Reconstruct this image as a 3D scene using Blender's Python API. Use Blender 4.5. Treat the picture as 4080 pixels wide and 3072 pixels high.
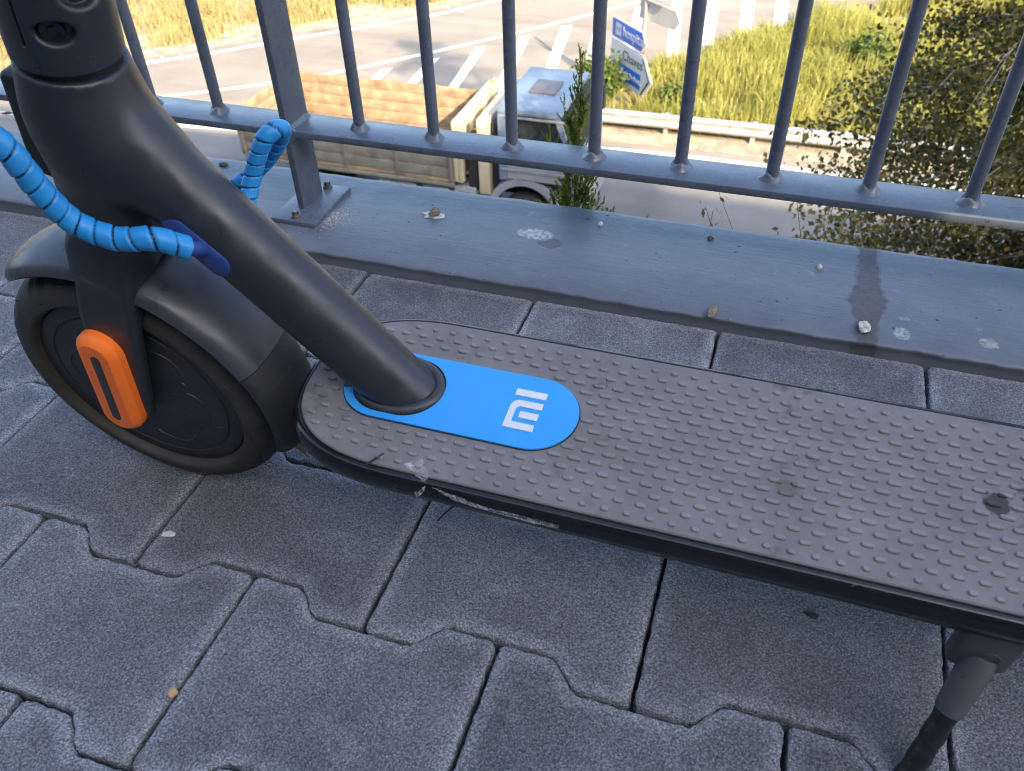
import bpy, bmesh, math, random
import numpy as np
from mathutils import Vector, Matrix, noise

random.seed(7); np.random.seed(7)
R = math.radians
for o in list(bpy.data.objects): bpy.data.objects.remove(o, do_unlink=True)
scn = bpy.context.scene
COL = scn.collection

# ------------------------------------------------------------------ camera
CAM = Vector((.6241, -.2960, .5285)); YAW, PITCH, ROLL = .33947, .71551, -.03228
_f = Vector((-math.sin(YAW)*math.cos(PITCH), math.cos(YAW)*math.cos(PITCH), -math.sin(PITCH)))
_r0 = Vector((math.cos(YAW), math.sin(YAW), 0)); _u0 = _r0.cross(_f)
_r = math.cos(ROLL)*_r0 + math.sin(ROLL)*_u0; _u = -math.sin(ROLL)*_r0 + math.cos(ROLL)*_u0
cd = bpy.data.cameras.new('camera'); cam = bpy.data.objects.new('camera', cd); COL.objects.link(cam)
cam.matrix_world = Matrix(((_r.x, _u.x, -_f.x, CAM.x), (_r.y, _u.y, -_f.y, CAM.y), (_r.z, _u.z, -_f.z, CAM.z), (0, 0, 0, 1)))
cd.sensor_fit = 'HORIZONTAL'; cd.sensor_width = 36; cd.lens = 29.26
cd.clip_start = .02; cd.clip_end = 2000
cd.dof.use_dof = True; cd.dof.focus_distance = .66; cd.dof.aperture_fstop = 18
scn.camera = cam

# ------------------------------------------------------------------ light
SUN_EL = 30.0; SUN_DIR = Vector((.658, -.752, math.tan(R(SUN_EL)))).normalized()   # towards the sun
w = bpy.data.worlds.new('World'); scn.world = w; w.use_nodes = True
wn = w.node_tree.nodes; wl = w.node_tree.links
sky = wn.new('ShaderNodeTexSky'); sky.sky_type = 'NISHITA'; sky.sun_disc = False
sky.sun_elevation = R(SUN_EL); sky.sun_rotation = math.atan2(SUN_DIR.x, SUN_DIR.y)
sky.altitude = 300; sky.air_density = 1.0; sky.dust_density = 5.0; sky.ozone_density = 1.7
bg = wn['Background']; bg.inputs['Strength'].default_value = .15
wl.new(sky.outputs[0], bg.inputs['Color'])
sd = bpy.data.lights.new('sun', 'SUN'); sd.energy = 3.2; sd.angle = R(.53); sd.color = (1, .80, .53)
so = bpy.data.objects.new('sun', sd); COL.objects.link(so); so.location = (0, 0, 30)
so.rotation_euler = (-SUN_DIR).to_track_quat('-Z', 'Y').to_euler()
scn.view_settings.view_transform = 'Standard'; scn.view_settings.look = 'None'
scn.view_settings.exposure = 2.2; scn.cycles.filter_width = 1.1; scn.view_settings.gamma = 1

# ------------------------------------------------------------------ helpers
def tag(o, label=None, cat=None, group=None, kind=None):
    if label: o['label'] = label
    if cat: o['category'] = cat
    if group: o['group'] = group
    if kind: o['kind'] = kind
    return o
def link(name, me, parent=None):
    o = bpy.data.objects.new(name, me); COL.objects.link(o)
    if parent: o.parent = parent
    return o
def empty(name, loc=(0, 0, 0), rot=(0, 0, 0)):
    o = bpy.data.objects.new(name, None); COL.objects.link(o); o.location = loc; o.rotation_euler = rot
    o.empty_display_size = .1
    return o
def mk(name, v, f, mat, parent=None, smooth=False, sharp=None):
    me = bpy.data.meshes.new(name); me.from_pydata([tuple(map(float, q)) for q in v], [], [tuple(map(int, q)) for q in f]); me.update()
    me.materials.append(mat)
    if smooth:
        me.polygons.foreach_set('use_smooth', [True]*len(me.polygons))
        if sharp: me.set_sharp_from_angle(angle=R(sharp))
    return link(name, me, parent)
def mknp(name, v, f, mat, parent=None, smooth=True):
    """fast mesh from numpy; f is an (n,3) or (n,4) array"""
    me = bpy.data.meshes.new(name); n, k = f.shape
    me.vertices.add(len(v)); me.vertices.foreach_set('co', np.asarray(v, np.float32).ravel())
    me.loops.add(n*k); me.loops.foreach_set('vertex_index', f.astype(np.int32).ravel())
    me.polygons.add(n); me.polygons.foreach_set('loop_start', np.arange(0, n*k, k, dtype=np.int32))
    me.update(calc_edges=True); me.validate()
    me.polygons.foreach_set('use_smooth', np.full(len(me.polygons), smooth))
    me.materials.append(mat)
    return link(name, me, parent)
def attr(o, name, vals):
    a = o.data.attributes.new(name, 'FLOAT', 'POINT'); a.data.foreach_set('value', np.asarray(vals, np.float32))

class MB:
    def __init__(s): s.v = []; s.f = []
    def add(s, v, f):
        n = len(s.v); s.v += [tuple(q) for q in v]; s.f += [tuple(i+n for i in q) for q in f]; return s
    def box(s, x0, x1, y0, y1, z0, z1, b=0.0):
        bm = bmesh.new(); bmesh.ops.create_cube(bm, size=1)
        for q in bm.verts: q.co = Vector(((x0+x1)/2+q.co.x*(x1-x0), (y0+y1)/2+q.co.y*(y1-y0), (z0+z1)/2+q.co.z*(z1-z0)))
        if b: bmesh.ops.bevel(bm, geom=list(bm.edges), offset=b, segments=2, profile=.5, affect='EDGES')
        bm.verts.index_update(); s.add([q.co[:] for q in bm.verts], [[q.index for q in f.verts] for f in bm.faces]); bm.free(); return s
    def tube(s, pts, rads, n=12, caps=True, up=None):
        pts = [Vector(q) for q in pts]
        if not hasattr(rads, '__len__'): rads = [rads]*len(pts)
        rings = []; prev = None
        for i, q in enumerate(pts):
            t = (pts[min(i+1, len(pts)-1)]-pts[max(i-1, 0)]).normalized()
            if prev is None:
                a = Vector(up) if up else (Vector((0, 0, 1)) if abs(t.z) < .9 else Vector((1, 0, 0)))
                prev = (a-t*a.dot(t)).normalized()
            else: prev = (prev-t*prev.dot(t)).normalized()
            b = t.cross(prev)
            rings.append([q+rads[i]*(math.cos(k*2*math.pi/n)*prev+math.sin(k*2*math.pi/n)*b) for k in range(n)])
        v = [q for r in rings for q in r]; f = []
        for i in range(len(rings)-1):
            for k in range(n): f.append((i*n+k, i*n+(k+1) % n, (i+1)*n+(k+1) % n, (i+1)*n+k))
        if caps: f.append(tuple(range(n-1, -1, -1))); f.append(tuple((len(rings)-1)*n+k for k in range(n)))
        return s.add(v, f)
    def lathe(s, prof, origin=(0, 0, 0), ax=(0, 0, 1), n=32, close=False):
        """prof: (radius, height along ax)"""
        ax = Vector(ax).normalized(); a = ax.orthogonal().normalized(); b = ax.cross(a); o = Vector(origin)
        v = []; f = []
        for r, h in prof:
            for k in range(n):
                th = k*2*math.pi/n; v.append(o+ax*h+(a*math.cos(th)+b*math.sin(th))*r)
        m = len(prof)
        for i in range(m-1 if not close else m):
            j = (i+1) % m
            for k in range(n): f.append((i*n+k, i*n+(k+1) % n, j*n+(k+1) % n, j*n+k))
        return s.add(v, f)
    def prism(s, poly, lo, hi, fn):
        """poly 2D ccw; fn(a,b,h)->xyz"""
        n = len(poly); v = [fn(a, b, lo) for a, b in poly]+[fn(a, b, hi) for a, b in poly]
        f = [tuple(range(n-1, -1, -1)), tuple(range(n, 2*n))]+[(i, (i+1) % n, n+(i+1) % n, n+i) for i in range(n)]
        return s.add(v, f)
    def build(s, name, mat, parent=None, smooth=False, sharp=40):
        o = mk(name, s.v, s.f, mat, parent, smooth, sharp if smooth else None)
        bm = bmesh.new(); bm.from_mesh(o.data); bmesh.ops.recalc_face_normals(bm, faces=bm.faces); bm.to_mesh(o.data); bm.free()
        return o

def surfnet(f, lo, hi, h):
    lo = np.array(lo, float); hi = np.array(hi, float)
    n = np.ceil((hi-lo)/h).astype(int)+1
    g = [lo[i]+h*np.arange(n[i]) for i in range(3)]
    P = np.stack(np.meshgrid(*g, indexing='ij'), -1)
    V = f(P.reshape(-1, 3)).reshape(n); s = V < 0
    cs = sum(s[i:n[0]-1+i, j:n[1]-1+j, k:n[2]-1+k].astype(int) for i in (0, 1) for j in (0, 1) for k in (0, 1))
    act = (cs > 0) & (cs < 8); cells = np.argwhere(act)
    idx = -np.ones(act.shape, int); idx[act] = np.arange(len(cells))
    acc = np.zeros((len(cells), 3)); cnt = np.zeros(len(cells))
    cor = [np.array((i, j, k)) for i in (0, 1) for j in (0, 1) for k in (0, 1)]
    for a in cor:
        for ax in range(3):
            if a[ax]: continue
            b = a.copy(); b[ax] = 1
            va = V[tuple((cells+a).T)]; vb = V[tuple((cells+b).T)]; m = (va < 0) != (vb < 0)
            t = va[m]/(va[m]-vb[m]); acc[m] += a+t[:, None]*(b-a); cnt[m] += 1
    vt = lo+h*(cells+acc/cnt[:, None])
    for _ in range(2):
        e = h*.3; d = f(vt); G = np.stack([(f(vt+e*np.eye(3)[i])-f(vt-e*np.eye(3)[i]))/(2*e) for i in range(3)], -1)
        st = (d/np.maximum((G**2).sum(1), .2))[:, None]*G; L = np.linalg.norm(st, axis=1, keepdims=True)
        vt = vt-st*np.minimum(1, h*.6/np.maximum(L, 1e-9))
    F = []
    for ax in range(3):
        b, c = (ax+1) % 3, (ax+2) % 3
        s0 = [slice(None)]*3; s1 = [slice(None)]*3; s0[ax] = slice(0, -1); s1[ax] = slice(1, None)
        A = s[tuple(s0)]; ch = np.argwhere(A != s[tuple(s1)])
        ch = ch[(ch[:, b] > 0) & (ch[:, c] > 0) & (ch[:, b] < n[b]-1) & (ch[:, c] < n[c]-1)]
        def cell(db, dc):
            q = ch.copy(); q[:, b] += db; q[:, c] += dc; return idx[tuple(q.T)]
        Q = np.stack([cell(-1, -1), cell(0, -1), cell(0, 0), cell(-1, 0)], 1)
        ins = A[tuple(ch.T)]; Q[~ins] = Q[~ins][:, ::-1]; F.append(Q)
    return vt, np.concatenate(F)

def smin(a, b, k):
    h = np.clip(.5+.5*(b-a)/k, 0, 1); return b*(1-h)+a*h-k*h*(1-h)
def smax(a, b, k): return -smin(-a, -b, k)
def sd_cone(P, a, b, ra, rb):       # round capsule with linear radius
    a = np.array(a); b = np.array(b); d = b-a; t = np.clip(((P-a)@d)/(d@d), 0, 1)
    return np.linalg.norm(P-a-t[:, None]*d, axis=1)-(ra+(rb-ra)*t)
def sd_cyl(P, a, b, r):             # capped cylinder
    a = np.array(a, float); b = np.array(b, float); d = b-a; L = np.linalg.norm(d); d /= L
    h = (P-a)@d; q = np.linalg.norm(P-a-h[:, None]*d, axis=1)
    return np.maximum(q-r, np.abs(h-L/2)-L/2)
def sd_ell(P, c, r):
    q = (P-np.array(c))/np.array(r); k = np.linalg.norm(q, axis=1); return (k-1)*min(r)

# ------------------------------------------------------------------ materials
class NT:
    def __init__(s, name):
        s.m = bpy.data.materials.new(name); s.m.use_nodes = True; s.t = s.m.node_tree; s.n = s.t.nodes; s.l = s.t.links
        s.b = s.n['Principled BSDF']; s.pos = None
    def new(s, ty, **kw):
        q = s.n.new(ty)
        for k, v in kw.items(): setattr(q, k, v)
        return q
    def P(s):
        if s.pos is None: s.pos = s.new('ShaderNodeNewGeometry').outputs['Position']
        return s.pos
    def O(s):
        return s.new('ShaderNodeTexCoord').outputs['Object']
    def noise(s, scale, detail=4, rough=.55, vec=None, out='Fac', dim=None):
        q = s.new('ShaderNodeTexNoise'); q.inputs['Scale'].default_value = scale; q.inputs['Detail'].default_value = detail
        q.inputs['Roughness'].default_value = rough; s.l.new(vec if vec is not None else s.P(), q.inputs['Vector']); return q.outputs[out]
    def vor(s, scale, vec=None, out='Distance', feature='F1'):
        q = s.new('ShaderNodeTexVoronoi'); q.feature = feature; q.inputs['Scale'].default_value = scale
        s.l.new(vec if vec is not None else s.P(), q.inputs['Vector']); return q.outputs[out]
    def mp(s, val, a, b, c=0., d=1., smooth=False):
        q = s.new('ShaderNodeMapRange'); q.interpolation_type = 'SMOOTHSTEP' if smooth else 'LINEAR'; q.clamp = True
        for i, x in enumerate((a, b, c, d)): q.inputs[i+1].default_value = x
        s.l.new(val, q.inputs[0]); return q.outputs[0]
    def math(s, op, a, b=None):
        q = s.new('ShaderNodeMath', operation=op)
        for i, x in enumerate((a, b)):
            if x is None: continue
            if isinstance(x, (int, float)): q.inputs[i].default_value = x
            else: s.l.new(x, q.inputs[i])
        return q.outputs[0]
    def mix(s, fac, a, b, mode='MIX'):
        q = s.new('ShaderNodeMix', data_type='RGBA', blend_type=mode)
        for sock, x in ((q.inputs[0], fac), (q.inputs[6], a), (q.inputs[7], b)):
            if isinstance(x, (int, float)): sock.default_value = x
            elif isinstance(x, tuple): sock.default_value = (*x[:3], 1)
            else: s.l.new(x, sock)
        return q.outputs[2]
    def sep(s, vec=None):
        q = s.new('ShaderNodeSeparateXYZ'); s.l.new(vec if vec is not None else s.P(), q.inputs[0]); return q.outputs
    def attr(s, name): return s.new('ShaderNodeAttribute', attribute_name=name).outputs['Fac']
    def rnd(s): return s.new('ShaderNodeObjectInfo').outputs['Random']
    def bump(s, h, strength=.5, dist=.001, prev=None):
        q = s.new('ShaderNodeBump'); q.inputs['Strength'].default_value = strength; q.inputs['Distance'].default_value = dist
        s.l.new(h, q.inputs['Height'])
        if prev is not None: s.l.new(prev, q.inputs['Normal'])
        s.l.new(q.outputs[0], s.b.inputs['Normal']); return q.outputs[0]
    def set(s, **kw):
        for k, x in kw.items():
            i = s.b.inputs[k.replace('_', ' ')]
            if isinstance(x, (int, float)): i.default_value = x
            elif isinstance(x, tuple): i.default_value = (*x[:3], 1) if len(i.default_value) == 4 else x
            else: s.l.new(x, i)
        return s.m

def pm(name, col, rough=.5, metal=0., var=.15, vs=20., bump=0., bs=200., bd=.0006, spec=.5, rvar=.12, dirt=None, coat=0.):
    t = NT(name); n = t.noise(vs, 5)
    dark = tuple(c*(1-var) for c in col); lite = tuple(min(1, c*(1+var)) for c in col)
    c = t.mix(t.mp(n, .3, .7), dark, lite)
    if dirt: c = t.mix(t.mp(t.noise(vs*1.7, 6, .65), dirt[1], dirt[2]), c, dirt[0])
    t.set(Base_Color=c, Roughness=t.mp(n, .3, .7, max(.02, rough-rvar), min(1, rough+rvar)), Metallic=metal, Specular_IOR_Level=spec)
    if coat: t.set(Coat_Weight=coat, Coat_Roughness=.15)
    if bump: t.bump(t.noise(bs, 3), bump, bd)
    return t.m

def specks(m, k=1.):
    # sparse dust specks and rub marks over an existing material
    t = NT.__new__(NT); t.m = m; t.t = m.node_tree; t.n = t.t.nodes; t.l = t.t.links; t.b = t.n['Principled BSDF']; t.pos = None
    src = t.b.inputs['Base Color'].links[0].from_socket
    sp = t.math('MULTIPLY', t.mp(t.vor(210), .035, .06, 1, 0), t.mp(t.noise(23, 2), .55, .62)); c = t.mix(t.math('MULTIPLY', sp, .7*k), src, (.3, .3, .3))
    mp_ = t.new('ShaderNodeMapping'); mp_.inputs['Rotation'].default_value = (.4, .8, .3); mp_.inputs['Scale'].default_value = (18, 500, 60); t.l.new(t.P(), mp_.inputs[0])
    sc_ = t.math('MULTIPLY', t.mp(t.noise(1., 3, .6, mp_.outputs[0]), .70, .74), t.mp(t.noise(14, 2), .55, .62)); c = t.mix(t.math('MULTIPLY', sc_, .35*k), c, (.2, .2, .2))
    t.l.new(c, t.b.inputs['Base Color']); return m
def m_paver():
    t = NT('paver_concrete')
    big = t.noise(9, 5, .6); fine = t.noise(750, 3, .7); grain = t.noise(1700, 2, .6); blot = t.noise(26, 6, .7)
    base = t.mix(t.mp(big, .3, .72), (.140, .150, .160), (.245, .258, .268))
    base = t.mix(t.math('MULTIPLY', t.mp(blot, .52, .74), .6), base, (.34, .36, .372))           # efflorescence
    rim = t.math('MULTIPLY', t.attr('rim'), t.mp(t.noise(60, 5, .7), .28, .55))
    base = t.mix(t.math('MULTIPLY', rim, .62), base, (.42, .44, .46))                              # worn pale rim
    base = t.mix(1., base, t.mix(t.mp(fine, .33, .67), (.42, .42, .43), (1.55, 1.55, 1.54)), 'MULTIPLY')
    base = t.mix(t.mp(t.vor(420, out='Distance'), .10, .16, .5, 0.), base, (.05, .05, .055))      # pores
    ob = t.math('ADD', .70, t.math('MULTIPLY', t.rnd(), .46)); cb = t.new('ShaderNodeCombineXYZ')
    for i in range(3): t.l.new(ob, cb.inputs[i])
    base = t.mix(1., base, cb.outputs[0], 'MULTIPLY')
    agg = t.mp(t.vor(240, out='Distance'), .16, .26, .5, 0.); base = t.mix(t.math('MULTIPLY', agg, t.mp(t.noise(170, 0), .5, .6)), base, (.07, .072, .075))
    speck = t.mp(t.vor(150, out='Distance'), .05, .10, .8, 0.); pick = t.mp(t.noise(90, 0), .60, .64)
    base = t.mix(t.math('MULTIPLY', speck, pick), base, (.5, .5, .5))
    gv = t.vor(560, out='Distance'); base = t.mix(1., base, t.mix(t.mp(gv, .1, .75), (1.28, 1.28, 1.28), (.62, .62, .63)), 'MULTIPLY')
    t.set(Base_Color=base, Roughness=.86, Specular_IOR_Level=.35)
    fine = t.math('SUBTRACT', fine, t.math('MULTIPLY', gv, 1.1)); b1 = t.bump(t.math('ADD', fine, t.math('MULTIPLY', grain, .6)), 1., .0017); t.bump(t.noise(140, 4), .35, .0012, b1)
    return t.m

def m_paint(name, col, rough, pits=False, chip=False, stain=False):
    t = NT(name); n = t.noise(30, 5, .6); x = t.sep()
    c = t.mix(t.mp(n, .3, .7), tuple(q*.88 for q in col), tuple(q*1.12 for q in col)); ro = t.mp(n, .3, .7, rough-.06, rough+.1)
    st = t.new('ShaderNodeMapping'); st.inputs['Scale'].default_value = (14, 240, 120); t.l.new(t.P(), st.inputs[0])
    brush = t.noise(1.0, 4, .6, st.outputs[0])
    hgt = t.math('ADD', t.math('MULTIPLY', brush, .5 if pits else .25), t.math('MULTIPLY', t.noise(50, 5, .6), 1.2))
    if pits:
        pd = t.vor(68, out='Distance'); pk = t.mp(t.noise(31, 2), .57, .6); pit = t.math('MULTIPLY', t.mp(pd, .07, .16, 1, 0), pk)
        c = t.mix(pit, c, (.03, .033, .037)); hgt = t.math('SUBTRACT', hgt, t.math('MULTIPLY', pit, 1.5))
        pd2 = t.vor(190, out='Distance'); pk2 = t.mp(t.noise(57, 2), .56, .6)
        pit2 = t.math('MULTIPLY', t.mp(pd2, .1, .2, 1, 0), pk2); c = t.mix(pit2, c, (.05, .055, .06)); hgt = t.math('SUBTRACT', hgt, pit2)
        du = t.mp(t.noise(75, 6, .7), .62, .75); c = t.mix(t.math('MULTIPLY', du, .45), c, (.3, .31, .32))
    if stain:
        # old run-off stain across the kerb, about x = .741, widening half way
        wv = t.math('ADD', t.math('MULTIPLY', t.math('SUBTRACT', t.noise(55, 5, .65), .5), .022), x[0])
        wid = t.math('ADD', .0115, t.math('MULTIPLY', t.mp(t.math('ABSOLUTE', t.math('SUBTRACT', x[1], .492)), .0, .04, 1, 0, True), .0075))
        m = t.math('SUBTRACT', 1., t.mp(t.math('SUBTRACT', t.math('ABSOLUTE', t.math('SUBTRACT', wv, .741)), wid), -.0022, .0016))
        c = t.mix(t.math('MULTIPLY', m, t.mp(t.noise(160, 5, .7), .25, .6, .5, .85)), c, (.062, .06, .056))
        ro = t.math('ADD', ro, t.math('MULTIPLY', m, .2))
        # worn patch of bare plaster
        for cx, cy, rx, ry, cc, th in ((.392, .509, .017, .0125, (.072, .072, .076), .9), (.370, .5240, .025, .0135, (.46, .48, .5), .62), (.7746, .4473, .0085, .009, (.42, .44, .46), .64), (.854, .4529, .009, .008, (.4, .4, .34), .63), (.777, .470, .006, .004, (.4, .4, .36), .6)):
            dx = t.math('DIVIDE', t.math('SUBTRACT', x[0], cx), rx); dy = t.math('DIVIDE', t.math('SUBTRACT', x[1], cy), ry)
            d = t.math('SQRT', t.math('ADD', t.math('MULTIPLY', dx, dx), t.math('MULTIPLY', dy, dy)))
            d = t.math('ADD', d, t.math('MULTIPLY', t.math('SUBTRACT', t.noise(110, 5, .7), .5), 1.3 if th < .65 else .6))
            k = t.math('MULTIPLY', t.mp(d, .75, .98, 1, 0), th if th > .65 else .8)
            if th < .65: k = t.math('MULTIPLY', k, t.mp(t.noise(210, 4, .7), .38, .6))
            c = t.mix(k, c, cc); hgt = t.math('SUBTRACT', hgt, t.math('MULTIPLY', k, .8 if th == .9 else -.4))
    if chip:
        m = t.math('MULTIPLY', t.mp(t.math('ABSOLUTE', t.math('SUBTRACT', x[0], .822)), .03, .05, 1, 0), t.mp(x[1], .4965, .5, 1, 0))
        m = t.math('MULTIPLY', m, t.mp(t.noise(95, 5, .65), .36, .42)); c = t.mix(m, c, (.34, .34, .31)); ro = t.math('ADD', ro, t.math('MULTIPLY', m, .3))
        g = t.mp(t.noise(45, 6, .7), .66, .74); c = t.mix(t.math('MULTIPLY', g, .3), c, (.2, .21, .22))
    t.set(Base_Color=c, Roughness=ro, Specular_IOR_Level=.45); t.bump(hgt, .55 if pits else .35, .0014 if pits else .0007)
    return t.m

def m_foliage(name, dark, lite, autumn=None, trans=.35):
    t = NT(name); v = t.attr('tint')
    c = t.mix(v, dark, lite)
    if autumn: c = t.mix(t.mp(v, .972, .985), c, autumn)
    t.set(Base_Color=c, Roughness=.55, Specular_IOR_Level=.3)
    tr = t.new('ShaderNodeBsdfTranslucent'); t.l.new(t.mix(.5, c, t.mix(.5, c, (1, 1, .3), 'MULTIPLY')), tr.inputs[0])
    mx = t.new('ShaderNodeMixShader'); mx.inputs[0].default_value = trans
    t.l.new(t.b.outputs[0], mx.inputs[1]); t.l.new(tr.outputs[0], mx.inputs[2]); t.l.new(mx.outputs[0], t.n['Material Output'].inputs[0])
    return t.m

def m_asphalt(name, a, b, track=False):
    t = NT(name); n = t.noise(.7, 6, .6); f = t.noise(30, 4, .7)
    c = t.mix(t.mp(n, .3, .7), a, b); c = t.mix(1., c, t.mix(f, (.75, .75, .75), (1.25, 1.25, 1.25)), 'MULTIPLY')
    mpn = t.new('ShaderNodeMapping'); mpn.inputs['Rotation'].default_value = (0, 0, R(-46 if name == 'old_asphalt' else -2)); mpn.inputs['Scale'].default_value = (.04, .75, 1); t.l.new(t.P(), mpn.inputs[0])
    c = t.mix(t.mp(t.noise(1., 5, .6, mpn.outputs[0]), .42, .68, 0, .45), c, tuple(q*.55 for q in a)); c = t.mix(t.mp(t.noise(.25, 3), .58, .62, 0, .25), c, tuple(q*.6 for q in a))
    t.set(Base_Color=c, Roughness=.85, Specular_IOR_Level=.3); t.bump(f, .4, .01)
    return t.m

def m_tyre():
    t = NT('tyre_rubber'); n = t.noise(40, 5, .6)
    c = t.mix(t.mp(n, .35, .7), (.016, .016, .017), (.034, .032, .03))
    c = t.mix(t.math('MULTIPLY', t.attr('dust'), t.mp(t.noise(28, 4), .3, .65, .25, .9)), c, (.085, .068, .05))
    t.set(Base_Color=c, Roughness=.62, Specular_IOR_Level=.4); t.bump(t.noise(300, 3), .25, .0005); return t.m

def m_gap(name, col, gapcol, rough):
    t = NT(name); n = t.noise(120, 4); c = t.mix(t.mp(n, .3, .7), tuple(q*.9 for q in col), tuple(q*1.08 for q in col))
    c = t.mix(t.attr('gap'), c, gapcol); t.set(Base_Color=c, Roughness=rough, Specular_IOR_Level=.4); return t.m

def m_glass():
    t = NT('tinted_glass'); t.set(Base_Color=(.03, .04, .045), Roughness=.04, Specular_IOR_Level=.6)
    tr = t.new('ShaderNodeBsdfTransparent'); tr.inputs[0].default_value = (.75, .8, .8, 1)
    mx = t.new('ShaderNodeMixShader'); mx.inputs[0].default_value = .5
    t.l.new(t.b.outputs[0], mx.inputs[1]); t.l.new(tr.outputs[0], mx.inputs[2]); t.l.new(mx.outputs[0], t.n['Material Output'].inputs[0]); return t.m

def m_film():
    t = NT('torn_clear_film'); t.set(Base_Color=(.6, .62, .63), Roughness=.25); t.bump(t.noise(350, 4), .9, .0015)
    tr = t.new('ShaderNodeBsdfTransparent'); mx = t.new('ShaderNodeMixShader'); t.l.new(t.mp(t.noise(260, 5, .7), .35, .65, .45, .92), mx.inputs[0])
    t.l.new(t.b.outputs[0], mx.inputs[1]); t.l.new(tr.outputs[0], mx.inputs[2]); t.l.new(mx.outputs[0], t.n['Material Output'].inputs[0]); return t.m

def m_mat(name='deck_rubber', k=1.):
    t = NT(name); n = t.noise(22, 6, .65); d = t.noise(55, 6, .72); x = t.sep()
    c = t.mix(t.mp(n, .3, .7), (.140*k, .130*k, .127*k), (.19*k, .176*k, .172*k))
    sm = t.math('MULTIPLY', t.mp(d, .55, .66), t.mp(t.noise(13, 3), .49, .57)); c = t.mix(t.math('MULTIPLY', sm, .7), c, (.06, .056, .056))
    c = t.mix(t.mp(t.noise(200, 4, .7), .66, .75, 0, .35), c, (.3, .28, .27))
    for cx, cl, rr, cc in ((.7827, -.0912, .0085, (.022, .022, .024)), (.6667, -.0711, .007, (.11, .105, .09))):
        dx = t.math('SUBTRACT', x[0], cx); dy = t.math('ADD', x[1], cl); dd = t.math('SQRT', t.math('ADD', t.math('MULTIPLY', dx, dx), t.math('MULTIPLY', dy, dy)))
        dd = t.math('ADD', dd, t.math('MULTIPLY', t.math('SUBTRACT', t.noise(180, 3), .5), .008)); c = t.mix(t.mp(dd, rr*.8, rr, .85, 0), c, cc)
    t.set(Base_Color=c, Roughness=.66, Specular_IOR_Level=.35); t.bump(t.noise(900, 2), .2, .0003); return t.m

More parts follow.
